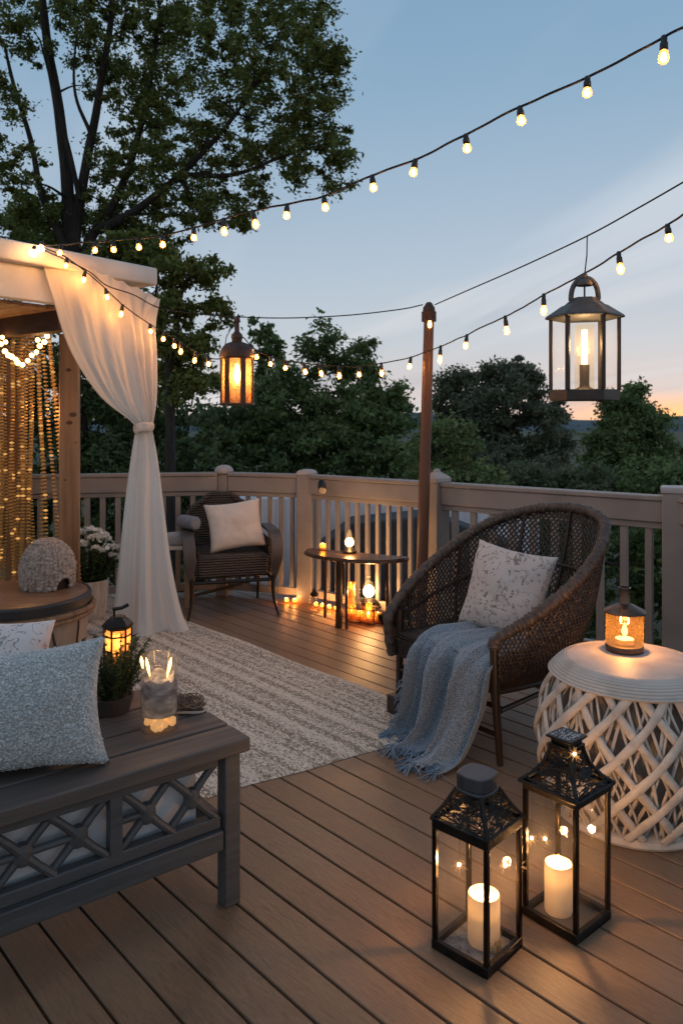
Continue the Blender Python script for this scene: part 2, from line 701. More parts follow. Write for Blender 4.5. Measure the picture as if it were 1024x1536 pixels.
def deck_mat():
    m, nt, b, out = new_mat('deck_boards')
    tc = nd(nt, 'ShaderNodeTexCoord')
    mp = nd(nt, 'ShaderNodeMapping')
    ang = math.atan2(BD.y, BD.x)
    mp.inputs['Rotation'].default_value = (0, 0, -ang)
    nt.links.new(tc.outputs['Object'], mp.inputs['Vector'])
    sp = nd(nt, 'ShaderNodeSeparateXYZ')
    nt.links.new(mp.outputs[0], sp.inputs[0])

    def fm(op, a, b=None):
        n = nd(nt, 'ShaderNodeMath', operation=op)
        for i, x in enumerate((a, b)):
            if x is None:
                continue
            if hasattr(x, 'links'):
                nt.links.new(x, n.inputs[i])
            else:
                n.inputs[i].default_value = x
        return n.outputs[0]
    # rotated y is minus the offset across the boards
    idx = fm('FLOOR', fm('DIVIDE', fm('SUBTRACT', fm('MULTIPLY', sp.outputs['Y'], -1.0), O0), SP))
    wn = nd(nt, 'ShaderNodeTexWhiteNoise', noise_dimensions='1D')
    nt.links.new(idx, wn.inputs['W'])
    cv = nd(nt, 'ShaderNodeCombineXYZ')
    nt.links.new(fm('ADD', fm('MULTIPLY', sp.outputs['X'], 4.5), fm('MULTIPLY', idx, 3.7)), cv.inputs[0])
    nt.links.new(fm('MULTIPLY', sp.outputs['Y'], 30.0), cv.inputs[1])
    gr = nd(nt, 'ShaderNodeTexNoise')
    gr.inputs['Scale'].default_value = 3.4
    gr.inputs['Detail'].default_value = 10
    gr.inputs['Roughness'].default_value = 0.74
    gr.inputs['Distortion'].default_value = 1.1
    nt.links.new(cv.outputs[0], gr.inputs['Vector'])
    bl = nd(nt, 'ShaderNodeTexNoise')
    bl.inputs['Scale'].default_value = 2.6
    bl.inputs['Detail'].default_value = 5
    nt.links.new(mp.outputs[0], bl.inputs['Vector'])
    mx = nd(nt, 'ShaderNodeMix', data_type='RGBA')
    mx.inputs['A'].default_value = rgba((0.16, 0.09, 0.050))
    mx.inputs['B'].default_value = rgba((0.295, 0.18, 0.108))
    f1 = fm('ADD', fm('MULTIPLY', gr.outputs['Fac'], 2.3), fm('MULTIPLY', wn.outputs['Value'], 0.28))
    f2 = fm('SUBTRACT', fm('ADD', f1, fm('MULTIPLY', bl.outputs['Fac'], 0.9)), 1.27)
    nt.links.new(f2, mx.inputs['Factor'])
    # grey weathering blotches
    mr = nd(nt, 'ShaderNodeMapRange')
    mr.inputs['From Min'].default_value = 0.5
    mr.inputs['From Max'].default_value = 0.72
    mr.inputs['To Max'].default_value = 0.4
    b2 = nd(nt, 'ShaderNodeTexNoise')
    b2.inputs['Scale'].default_value = 1.3
    b2.inputs['Detail'].default_value = 7
    nt.links.new(mp.outputs[0], b2.inputs['Vector'])
    nt.links.new(b2.outputs['Fac'], mr.inputs['Value'])
    mx2 = nd(nt, 'ShaderNodeMix', data_type='RGBA')
    nt.links.new(mr.outputs[0], mx2.inputs['Factor'])
    nt.links.new(mx.outputs['Result'], mx2.inputs['A'])
    mx2.inputs['B'].default_value = rgba((0.215, 0.155, 0.112))
    nt.links.new(mx2.outputs['Result'], b.inputs['Base Color'])
    rr = nd(nt, 'ShaderNodeMapRange')
    rr.inputs['To Min'].default_value = 0.26
    rr.inputs['To Max'].default_value = 0.58
    nt.links.new(bl.outputs['Fac'], rr.inputs['Value'])
    nt.links.new(rr.outputs[0], b.inputs['Roughness'])
    b.inputs['Specular IOR Level'].default_value = 0.4
    bp = nd(nt, 'ShaderNodeBump')
    bp.inputs['Strength'].default_value = 0.55
    bp.inputs['Distance'].default_value = 0.004
    nt.links.new(gr.outputs['Fac'], bp.inputs['Height'])
    nt.links.new(bp.outputs[0], b.inputs['Normal'])
    return m


me.materials.append(deck_mat())
do = bpy.data.objects.new('deck_floor', me)
COL.objects.link(do)
struct(tag(do, 'brown wooden deck of long diagonal boards', 'deck'))
mb = MB()
poly = [RAIL[i] + Vector((0, 0.10, 0)) for i in range(len(RAIL))] + [Vector((2.9, -3.1, 0)), Vector((-4.5, -3.1, 0)), Vector((-4.5, 5.6, 0))]
mb.prism(poly[::-1], -0.32, -0.075)
M_under = mat('deck_joists', (0.02, 0.014, 0.01), 0.9)
struct(mb.build('deck_frame', M_under))

# ------------------------------------------------------------------ railing
def railing():
    t = thing('deck_railing', 'taupe painted deck railing with square posts and thin balusters round the deck edge', 'railing', (RAIL[2].x, RAIL[2].y, 0))
    o = t.location.copy()

    def post(p, wd, h, cap, ang):
        m = MB()
        rot = Matrix.Rotation(ang, 3, 'Z')
        m.box((p.x, p.y, h / 2 - 0.1), (wd, wd, h + 0.2), rot)
        po = m.build('post', M_rail, t, world=o, bevel=0.004)
        c = MB()
        if cap == 'ball':
            c.lathe([(0.05, h), (0.072, h + 0.01), (0.078, h + 0.03), (0.072, h + 0.05), (0.052, h + 0.068), (0.03, h + 0.077), (1e-5, h + 0.080)], (p.x, p.y, 0), 20)
        elif cap == 'pyramid':
            c.lathe([(wd * 0.80, h), (wd * 0.80, h + 0.03), (wd * 0.66, h + 0.042), (0.028, h + 0.07), (0.024, h + 0.085), (1e-5, h + 0.092)], (p.x, p.y, 0), 4, ph=ang + R(45))
        elif cap == 'round':
            c.lathe([(wd * 0.74, h), (wd * 0.74, h + 0.016), (wd * 0.66, h + 0.03), (wd * 0.36, h + 0.043), (1e-5, h + 0.046)], (p.x, p.y, 0), 4, ph=ang + R(45))
        else:
            c.lathe([(wd * 0.78, h), (wd * 0.8, h + 0.022), (wd * 0.74, h + 0.034), (1e-5, h + 0.042)], (p.x, p.y, 0), 4, ph=ang + R(45))
        c.build('cap', M_railcap, po, bevel=0.004, world=o)

    for i in range(len(RAIL) - 1):
        a, b = RAIL[i], RAIL[i + 1]
        d = (b - a).normalized()
        nn = Vector((d.y, -d.x, 0))          # towards the house
        L = (b - a).length
        m = MB()
        e0, e1 = (0.0, 0.0)
        a2, b2 = a + d * 0.056, b - d * 0.056
        up = Vector((0, 0, 1))
        m.beam(a2 + up * 0.919 + nn * 0.028, b2 + up * 0.919 + nn * 0.028, 0.036, 0.122)       # face board
        m.build('face_board', M_rail, t, world=o, bevel=0.005)
        m = MB()
        m.beam(a2 + up * 0.995 - nn * 0.0, b2 + up * 0.995, 0.115, 0.028)
        m.build('hand_rail', M_rail, t, world=o, bevel=0.006)
        m = MB()
        m.beam(a2 + up * 0.838 + nn * 0.012, b2 + up * 0.838 + nn * 0.012, 0.034, 0.036)
        m.build('top_stringer', M_rail, t, world=o, bevel=0.003)
        m = MB()
        m.beam(a2 + up * 0.075, b2 + up * 0.075, 0.045, 0.06)
        m.build('bottom_rail', M_rail, t, world=o, bevel=0.003)
        step = [0.115, 0.088, 0.088, 0.132, 0.132][i]
        nb = max(2, int((L - 0.15) / step))
        wdt = [0.04, 0.03, 0.028, 0.038, 0.038][i]
        rot = Matrix.Rotation(math.atan2(d.y, d.x), 3, 'Z')
        base = None
        for k in range(nb):
            p = a + d * (0.075 + (L - 0.15) * (k + 0.5) / nb)
            if p.x < -3.2:
                continue
            m = MB()
            m.box((0, 0, 0.4625), (wdt, wdt, 0.713), rot)
            m.build('baluster', M_rail, t, loc=p - o)
    A = lambda i: math.atan2((RAIL[i + 1] - RAIL[i]).y, (RAIL[i + 1] - RAIL[i]).x)
    post(RAIL[1], 0.10, 0.99, 'ball', A(1))
    post(RAIL[2], 0.125, 1.005, 'round', A(1))
    post(RAIL[3], 0.125, 1.01, 'pyramid', A(2) - 0.25)
    post(RAIL[4], 0.145, 1.03, 'flat', A(3) + 0.3)
    return t


M_railcap = mat('rail_cap', (0.34, 0.32, 0.32), 0.5, bump=0.1, bs=60)
railing()
# small black spotlight clipped on the railing
p = P(482, 730, 5.83)
t = thing('rail_spotlight', 'small black spotlight clipped to the rail next to a post', 'spotlight', p)
m = MB()
m.tube([(-0.0, 0.02, 0.028), (0.004, -0.03, 0.0), (0.008, -0.07, -0.022)], [0.028, 0.032, 0.036], 14)
m.build('housing', M_blackmetal, t)
m = MB()
m.box((0, 0.04, 0.01), (0.03, 0.05, 0.05))
m.build('bracket', M_blackmetal, t, bevel=0.004)
m = MB()
m.tube([(0.0086, -0.0715, -0.0227), (0.009, -0.074, -0.0235)], 0.028, 14)
m.build('lens', mat('lens', (0.25, 0.22, 0.2), 0.2), t)

# ------------------------------------------------------------------ shed below the railing
def shed():
    t = thing('garden_shed', 'pale garden shed with vertical siding seen between the railing balusters', 'shed', (0.1, 8.0, GZ))
    m = MB()
    x0, x1, y0 = -1.35, 2.0, 8.0
    k = 0
    x = x0
    while x < x1:
        m.box((x + 0.055, y0 + (0.0 if k % 2 else 0.012), (GZ + 0.62) / 2), (0.108, 0.03, 0.62 - GZ))
        x += 0.11
        k += 1
    m.box(((x0 + x1) / 2, y0 + 1.0, (GZ + 0.6) / 2), (x1 - x0 - 0.05, 1.9, 0.6 - GZ))
    m.build('wall', mat('pale_siding', (0.66, 0.70, 0.76), 0.7, col2=(0.56, 0.60, 0.66), ns=6, stretch=(3, 3, 0.4)), t, world=t.location, bevel=0.004)
    m = MB()
    vs = [(-0.42, 7.4, -0.3), (1.75, 7.4, -0.3), (1.75, 7.4, 0.2), (0.9, 7.4, 0.52), (0.1, 7.4, 0.44), (-0.42, 7.4, 0.05)]
    q = [Vector(v) for v in vs]
    q2 = [Vector((v[0], 7.95, v[2])) for v in vs]
    m.add(q + q2, [(0, 1, 2, 3, 4, 5), (11, 10, 9, 8, 7, 6)] + [(i, (i + 1) % 6 + 0, (i + 1) % 6 + 6, i + 6)[::-1] for i in range(6)])
    m.box((0.66, 7.67, (GZ - 0.3) / 2), (2.1, 0.5, -0.3 - GZ))
    m.build('lean_to', mat('slate_grey', (0.055, 0.058, 0.066), 0.8, col2=(0.04, 0.042, 0.05), ns=4), t, world=t.location, bevel=0.02)


shed()

# ------------------------------------------------------------------ pergola
M_white = mat('white_paint', (0.72, 0.68, 0.63), 0.55, col2=(0.60, 0.56, 0.52), ns=5, bump=0.1, bs=40)
WD = Vector((-0.603, -0.798, 0))          # the pergola front beam runs this way, towards the house
WN = Vector((0.798, -0.603, 0))           # its outer face looks this way
BE = Vector((-1.30, 5.30, 0))             # outer end of the beam
pg = thing('pergola', 'open pergola with white front fascia, cedar ceiling and square cedar posts', 'pergola', (-1.83, 5.12, 0))
m = MB()
# rolled white fascia: rounded section swept along the beam
sec = [(-0.25, 0.060), (-0.25, -0.058), (0.032, -0.060), (0.042, -0.056), (0.046, -0.046), (0.046, 0.044), (0.042, 0.056), (0.030, 0.062)]
rows = []
for tt in (0.0, 0.004, 0.5, 1.0, 1.6, 2.3, 3.2):
    rows.append([BE + WD * tt + WN * a * (0.93 if tt == 0 else 1) + Vector((0, 0, 2.425 + b * (0.93 if tt == 0 else 1))) for a, b in sec])
m.grid(rows, closed=True)
m.add(rows[0], [tuple(range(7, -1, -1))])
m.build('fascia', M_white, pg, world=pg.location, bevel=0.006, angle=50)
m = MB()
s0 = BE + WD * 0.24 - WN * 0.06
m.beam(s0 + Vector((0, 0, 2.262)), s0 + WD * 3.0 + Vector((0, 0, 2.262)), 0.07, 0.205)
m.build('front_beam', M_white, pg, world=pg.location, bevel=0.006)
# cedar ceiling boards
C0 = BE + WD * 0.62 - WN * 0.13
m = MB()
for k in range(16):
    a = C0 + WD * (0.02 + k * 0.165)
    b = a - WN * 2.25
    m.beam(a + Vector((0, 0, 2.150)), b + Vector((0, 0, 2.150)), 0.16, 0.022)
m.build('ceiling', M_wood, pg, world=pg.location, bevel=0.003)
m = MB()
a = C0 - WD * 0.02
m.beam(a + Vector((0, 0, 2.075)), a - WN * 2.25 + Vector((0, 0, 2.075)), 0.09, 0.13)
m.build('side_beam', mat('dark_cedar', (0.10, 0.05, 0.025), 0.6, col2=(0.06, 0.03, 0.016), ns=7, stretch=(1, 1, 3)), pg, world=pg.location, bevel=0.004)


def cedar_post(x, y, w, top):
    m = MB()
    m.box((x, y, top / 2), (w, w, top), Matrix.Rotation(R(10), 3, 'Z'))
    return m.build('post', M_post, pg, world=pg.location, bevel=0.006)


M_post = mat('cedar_post', (0.40, 0.20, 0.085), 0.55, col2=(0.20, 0.085, 0.03), ns=6, stretch=(2.5, 2.5, 0.16), det=8, bump=0.35, bs=20)
front_post = cedar_post(-1.812, 5.12, 0.118, 2.01)
cedar_post(-2.50, 5.90, 0.125, 2.01)
# dark knots on the front post
M_knot = mat('knot', (0.13, 0.055, 0.022), 0.7, col2=(0.07, 0.028, 0.012), ns=90)
for px, py, r_ in ((103, 555, 0.012), (109, 622, 0.016), (104, 634, 0.014), (113, 664, 0.005), (98, 720, 0.006)):
    q = P(px, py, 5.0600)
    m = MB()
    m.lathe([(1e-5, 0.0), (r_, 0.0006), (r_ * 0.3, 0.0016), (1e-5, 0.0018)], (0, 0, 0), 12)
    Mx = Matrix.Rotation(R(10), 4, 'Z') @ Matrix.Rotation(R(90), 4, 'X')
    # sunk flush in the post's front face
    q.y = 5.12 - 0.059 / math.cos(R(10)) + math.tan(R(10)) * (q.x + 1.812) + 0.0004
    m.v = [tuple(Mx @ Vector((v[0] * 1.5, v[1], v[2])) + q) for v in m.v]
    m.build('knot', M_knot, front_post, world=pg.location)

# ------------------------------------------------------------------ white curtain
def curtain():
    t = thing('curtain', 'long white curtain tied back at the pergola corner, sweeping to the deck', 'curtain', (-1.36, 5.2, 0))
    tie_z = EYE + (HY - 640) / F * 5.2
    # left and right edges, from the beam to the tie
    L1 = [P(60, 372, 4.62), P(78, 440, 4.68), P(104, 520, 4.8), P(150, 592, 5.0), P(196, 630, 5.14), P(204, 641, 5.17)]
    R1 = [P(240, 448, 5.24), P(233, 490, 5.25), P(234, 540, 5.25), P(233, 590, 5.24), P(229, 628, 5.22), P(228, 641, 5.21)]
    L2 = [P(204, 641, 5.17), P(196, 690, 5.17), P(187, 760, 5.18), P(178, 850, 5.2), P(170, 920, 5.22), P(163, 944, 5.22)]
    R2 = [P(228, 641, 5.21), P(237, 690, 5.22), P(246, 760, 5.22), P(258, 850, 5.22), P(272, 915, 5.22), P(284, 944, 5.22)]
    nw, nh = 150, 70

    def half(L, Rr, up):
        l = cat_rom(L, nh)
        r = cat_rom(Rr, nh)
        rows = []
        for i in range(nh):
            s = i / (nh - 1)
            row = []
            ax = (r[i] - l[i])
            wdt = ax.length
            nrm = Vector((ax.y, -ax.x, 0)).normalized() if ax.length > 1e-6 else Vector((0, -1, 0))
            for j in range(nw):
                u = j / (nw - 1)
                if up:
                    # cloth drapes: the lower rows bunch, the right edge carries upright folds
                    amp = 0.007 + 0.017 * s
                    uu = u ** (1 - 0.35 * s)
                    ph = 13 * uu + 1.2 * s
                    d = amp * (math.sin(ph * 1.9 + 0.8) + 0.55 * math.sin(ph * 4.1 + 2 * s)) * (0.35 + 0.65 * u) + 0.02 * math.sin(u * math.pi)
                    if u > 0.68:
                        d += 0.022 * math.sin((u - 0.68) * 60) * min(1, s * 3)
                    sag = -0.10 * math.sin(u * math.pi) * (1 - s) * s * 2
                    p = l[i].lerp(r[i], uu) + nrm * d + Vector((0, 0, sag))
                    if s < 0.06:
                        p.z += 0.008 * math.sin(u * 50)
                else:
                    k = min(1, s * 4)
                    amp = (0.012 + 0.055 * s)
                    d = amp * (math.sin(u * 13.5 + 0.6 + 0.8 * s) + 0.18 * math.sin(u * 33 + 1.0)) * math.sin(math.pi * min(1, max(0, u * 1.02))) ** 0.4
                    bulge = 0.10 * s * math.sin(u * math.pi)
                    p = l[i].lerp(r[i], u) + nrm * (d + bulge)
                    if s > 0.97:
                        p.z = max(0.008, p.z)
                p = p + nrm * (0.007 * mnoise.noise(Vector((u * 9, s * 5, 2 if up else 5))) + 0.0035 * mnoise.noise(Vector((u * 26, s * 9, 7))))
                row.append(p)
            rows.append(row)
        return rows
    M_cur = mat('curtain_cloth', (0.84, 0.80, 0.75), 0.9, trans=0.42, bump=0.35, bs=16, bstretch=(1, 1, 0.35), bdist=0.01)
    m = MB()
    top = half(L1, R1, True)
    bot = half(L2, R2, False)
    m.grid(top + bot[1:])
    m.build('cloth', M_cur, t, world=t.location, angle=180)
    m = MB()
    c = P(216, 641, 5.19)
    rows = []
    for k in range(9):
        h_ = -0.030 + 0.060 * k / 8
        row = []
        for a in np.linspace(0, 2 * math.pi, 64, endpoint=False):
            q = 1 + 0.035 * math.sin(a * 7 + k * 0.5) + 0.05 * mnoise.noise(Vector((math.cos(a) * 3, math.sin(a) * 3, k * 0.5)))
            bul = 1 - 0.10 * (abs(k - 4) / 4) ** 3
            row.append(c + Vector((math.cos(a) * 0.066 * q * bul, math.sin(a) * 0.062 * q * bul, h_ + 0.010 * math.cos(a) + 0.004 * math.sin(a * 3))))
        rows.append(row)
    m.grid(rows, closed=True)
    m.build('tieback', M_cur, t, world=t.location, angle=180, solid=0.004)
    m = MB()
    m.tube([p + Vector((0, -0.004, 0)) for p in (q[0] for q in top)], 0.006, 6)
    m.build('hem', M_cur, t, world=t.location, angle=180)
    m = MB()
    m.tube([p + Vector((0, -0.003, 0)) for p in bot[-1]], 0.006, 6)
    m.build('hem', M_cur, t, world=t.location, angle=180)
    # flap folded over the end of the beam
    m = MB()
    rows = []
    for i in range(14):
        s = i / 13
        row = []
        for j in range(24):
            u = j / 23
            a = P(192 + 46 * u, 440 + 8 * u, 5.19)
            b = P(212 + 12 * u, 440 + 46 - 30 * abs(u - .35), 5.16)
            p = a.lerp(b, s) + Vector((0.0, -0.022 - 0.012 * math.sin(u * 19 + s) * s, 0))
            row.append(p)
        rows.append(row)
    m.grid(rows)
    m.build('folded_flap', M_cur, t, world=t.location, angle=180)


curtain()

# ------------------------------------------------------------------ bead curtain
def beads():
    a, b = Vector((-2.03, 5.36, 2.06)), Vector((-2.86, 5.80, 2.06))
    t = thing('bead_curtain', 'golden bead curtain of many glittering strands hanging inside the pergola', 'bead curtain', (-2.3, 5.5, 0))
    m = MB()
    m.tube([a + (a - b) * 0.02, b], 0.012, 8)
    m.build('hanging_rod', M_blackmetal, t, world=t.location)
    mg = mat('gold_bead', (0.55, 0.30, 0.08), 0.3, 0.35)
    me_ = emit('bead_glint', (1.0, 0.50, 0.14), 0.75)  # some beads emit to imitate glints; the beads are no lamps
    # groups of strands with gaps between, as they hang
    us = []
    for c0, c1, n_ in ((0.0, 0.16, 5), (0.21, 0.42, 9), (0.51, 0.71, 8), (0.75, 1.0, 8)):
        us += list(np.linspace(c0, c1, n_))
    for k, u in enumerate(us):
        m = MB()
        top = a.lerp(b, u) + Vector((random.uniform(-.006, .006), random.uniform(-.05, .05), 0))
        ln = 1.62 + 0.24 * random.random()
        flare = 0.28 * max(0, 1 - u / 0.19) if u < 0.19 else 0.0
        z = random.random() * 0.024
        i = 0
        x = 0.0
        while z < ln:
            s = z / ln
            off = Vector((flare * s ** 1.2 * (1 - 0.25 * s) + 0.012 * math.sin(z * 5 + k) * s, 0.01 * math.cos(z * 4 + k * 2), 0))
            c = top + off - Vector((0, 0, z + 0.02))
            m.cur = 1 if random.random() < 0.08 else 0
            m.lathe([(1e-5, -0.0095), (0.0115, -0.004), (0.0115, 0.004), (1e-5, 0.0095)], c, 6, ph=random.random() * 3, sx=1.4)
            z += (0.0235 if u > 0.2 else 0.027) * random.uniform(0.93, 1.07)
            i += 1
        m.build('bead_strand', [mg, me_], t, world=t.location)
    lamp('bead_fill_lamp', (0.30, -0.45, 1.5), 5.5, WARM, 0.06, t)  # added fill lamp without a fixture, brightens the beads


beads()

# ------------------------------------------------------------------ bulbs and cables
M_bulbglass = glass('bulb_glass', (1.0, 0.80, 0.52), 0.04, glow=(1.0, 0.32, 0.06), gs=1.0, haze=0.05, hcol=(1.0, 0.5, 0.2))
M_core = emit('bulb_core', (1.0, 0.50, 0.17), 210)
M_socket = mat('socket', (0.012, 0.011, 0.01), 0.45)


def bulb_meshes(scale):
    m = MB()
    m.cur = 0
    m.lathe([(1e-5, -0.103), (0.0085, -0.101), (0.0150, -0.092), (0.0172, -0.081), (0.0155, -0.068), (0.0120, -0.056), (0.0112, -0.047)], n=18, cap=False)
    m.cur = 1
    m.lathe([(1e-5, -0.0945), (0.0060, -0.092), (0.0088, -0.083), (0.0070, -0.071), (0.0042, -0.060), (1e-5, -0.056)], n=14)
    b = m.build('bulb', [M_bulbglass, M_core])
    m = MB()
    m.lathe([(0.004, 0.008), (0.009, 0.004), (0.0105, -0.004), (0.0100, -0.018), (0.0125, -0.022), (0.0135, -0.048), (0.012, -0.051)], n=12)
    s = m.build('socket', M_socket)
    for o in (b, s):
        COL.objects.unlink(o)
    return b, s


BULB, SOCK = bulb_meshes(1)


def string(name, label, ctrl, bulbs, n=140, r=0.0042, scale=1.0, group=None):
    """ctrl: points of the cable, bulbs: (px, py, D) of the glass; each hangs under the nearest cable point"""
    t = thing(name, label, 'string lights', ctrl[0], group=group)
    o = t.location.copy()
    pts = cat_rom(ctrl, n)
    pts = [p + Vector((0.004 * mnoise.noise(p * 6 + Vector((3, 1, 2))), 0, 0.006 * mnoise.noise(p * 4) + 0.004 * mnoise.noise(p * 11))) for p in pts]
    m = MB()
    m.tube(pts, r, 6)
    m.build('cable', M_wire, t, world=o)
    for px, py, D in bulbs:
        c = P(px, py, D)
        # cable point straight above
        q = min(pts, key=lambda p: (abs(p.x / p.y - c.x / c.y) * F) ** 2 + 0.0 * p.z)
        c = P(px, py, q.y)
        b = BULB.copy()
        COL.objects.link(b)
        b.parent = t
        drop = (q.z - c.z) / 0.077
        sc = min(max(drop, 0.62), 1.15) * scale
        b.location = q - o
        b.scale = (scale * 0.95, scale * 0.95, sc)
        lean = R(random.uniform(-14, 14))
        b.rotation_euler = (R(random.uniform(-12, 12)), lean, random.random() * 6)
        s = SOCK.copy()
        COL.objects.link(s)
        s.parent = b
    return t


def invD(px, a, da, b, db):
    return 1.0 / (da + (db - da) * (px - a) / (b - a))


dA = lambda px: invD(px, 60, 1 / 4.6, 1024, 1 / 2.3)
dB = lambda px: invD(px, 640, 1 / 5.25, 1024, 1 / 2.95)
dC = dB
ca = [(60, 369), (140, 363), (246, 353), (333, 329), (433, 304), (490, 292), (555, 263), (623, 238), (696, 203), (781, 160), (879, 117), (998, 55), (1040, 36)]
bA = [(93, 373), (140, 374), (169, 372), (207, 371), (246, 364), (292, 355), (333, 348), (379, 337), (433, 319), (486, 308), (555, 276), (623, 253), (696, 222), (781, 180), (879, 137), (998, 86)]
string('string_lights', 'string of bulbs rising from the pergola corner across the sky, the highest one', [P(x, y, dA(x)) for x, y in ca], [(x, y, dA(x)) for x, y in bA], r=0.0048)


def dBB(px):
    if px >= 330:
        return 5.25 if px < 640 else dB(px)
    return 4.55 + (5.25 - 4.55) * max(0, min(1, (px - 60) / 200))


cb = [(60, 369), (96, 384), (126, 406), (158, 432), (190, 462), (226, 486), (260, 507), (300, 531), (330, 538), (352, 522), (362, 505), (385, 526), (430, 541), (510, 550), (570, 545), (616, 535), (661, 519), (701, 501), (756, 476), (815, 443), (875, 411), (925, 381), (998, 338), (1040, 308)]
bB = [(101, 395), (129, 420), (158, 446), (184, 472), (226, 492), (245, 506), (260, 519), (274, 528), (295, 541), (313, 546), (374, 521), (384, 534), (405, 546), (428, 549), (454, 558), (481, 561), (510, 564), (539, 562), (573, 560), (616, 550), (661, 541), (701, 519), (756, 496), (815, 466), (925, 405), (998, 357)]
string('string_lights', 'lower string of bulbs swagging from the curtain past the wooden pole', [P(x, y, dBB(x) - 0.06) for x, y in cb], [(x, y, dBB(x)) for x, y in bB], n=260)
t = thing('support_cable', 'thin bare black cable over the pole top carrying both hanging lanterns', 'cable', P(130, 405, 4.7))
m = MB()
cc = [(60, 372, 4.55), (130, 405, 4.7), (160, 428, 4.82), (200, 442, 4.98), (240, 462, 5.14), (300, 471, 5.22), (350, 475, 5.25), (430, 477, 5.27), (520, 473, 5.27), (600, 464, 5.26), (634, 457, 5.25)]
m.tube(cat_rom([P(*q) for q in cc], 90), 0.004, 6)
cc = [(652, 457, dC(652)), (700, 436, dC(700)), (780, 401, dC(780)), (880, 354, dC(880)), (960, 310, dC(960)), (1045, 261, dC(1045))]
m.tube(cat_rom([P(*q) for q in cc], 60), 0.004, 6)
m.build('cable', M_wire, t, world=t.location)
# small swag of lights inside the pergola
sw = [(84, 466), (82, 482), (74, 498), (62, 515), (50, 530), (36, 544), (22, 535), (12, 524), (4, 512), (-14, 498)]
t = thing('festoon', 'small swag of glowing round bulbs hanging before the gold beads', 'string lights', P(84, 466, 5.2))
pts = cat_rom([P(x, y, 5.22) for x, y in sw], 60)
m = MB()
m.tube(pts, 0.004, 6)
m.build('cable', M_wire, t, world=t.location)
bm_ = MB()
bm_.ball((0, 0, 0), 0.0165, 12, 8)
M_fest = emit('festoon_bulb', (1.0, 0.56, 0.2), 9)
fb = bm_.build('bulb', M_fest, t)
COL.objects.unlink(fb)
for px, py in ((81, 474), (79, 485), (75, 494), (71, 504), (67, 513), (57, 510), (60, 519), (55, 528), (48, 533), (42, 541), (34, 547), (27, 544), (24, 539), (18, 535), (13, 533), (8, 527), (4, 506), (9, 513), (2, 516), (-6, 508)):
    b = fb.copy()
    COL.objects.link(b)
    b.parent = t
    b.location = P(px, py, 5.2 + random.uniform(-.02, .02)) - t.location
    b.scale = [random.uniform(0.85, 1.15)] * 3
# wall glow bulbs at the pergola corner
M_corner = emit('corner_bulb_glow', (1.0, 0.52, 0.2), 45)
for px, py, D, lb in ((50, 380, 4.42, 'round bulb glowing on the white fascia just left of the curtain top'), (62, 373, 4.52, 'bulb glowing at the gathered top corner of the white curtain')):
    t = thing('corner_bulb', lb, 'bulb', P(px, py, D))
    m = MB()
    m.ball((0, 0, 0), 0.02, 12, 8)
    m.build('globe', M_corner, t)
    m = MB()
    m.tube([(0, 0, 0.018), (0.0, 0.02, 0.04)], 0.012, 10)
    m.build('socket', M_socket, t)

# ------------------------------------------------------------------ pole
tp, bt = P(643, 480, 5.2), PG(630, 628 + EYE * F / 5.2)
t = thing('light_pole', 'rusty brown wooden pole standing at the railing with a capped top', 'pole', bt)
m = MB()
m.tube([bt, bt.lerp(tp, 0.5), tp], [0.041, 0.038, 0.034], 18)
m.build('shaft', mat('brown_pole', (0.15, 0.06, 0.028), 0.5, col2=(0.09, 0.04, 0.022), ns=7, stretch=(3, 3, 0.25), bump=0.25, bs=30), t, world=bt)
tp2 = P(643.5, 455, 5.2)
m = MB()
m.lathe([(0.040, -0.012), (0.050, -0.010), (0.050, 0.055), (0.042, 0.06), (0.040, 0.085), (0.030, 0.098), (0.020, 0.116), (0.008, 0.122), (1e-5, 0.123)], tp, 18)
m.build('cap', mat('rust_cap', (0.06, 0.035, 0.025), 0.55, 0.5, col2=(0.12, 0.055, 0.03), ns=30), t, world=bt)
m = MB()
m.lathe([(1e-5, -0.06), (0.012, -0.055), (0.014, -0.03), (0.010, -0.012)], tp + Vector((0, -0.046, 0.0)), 12)
m.build('bulb', emit('pole_bulb', (1.0, 0.55, 0.18), 6), t, world=bt)

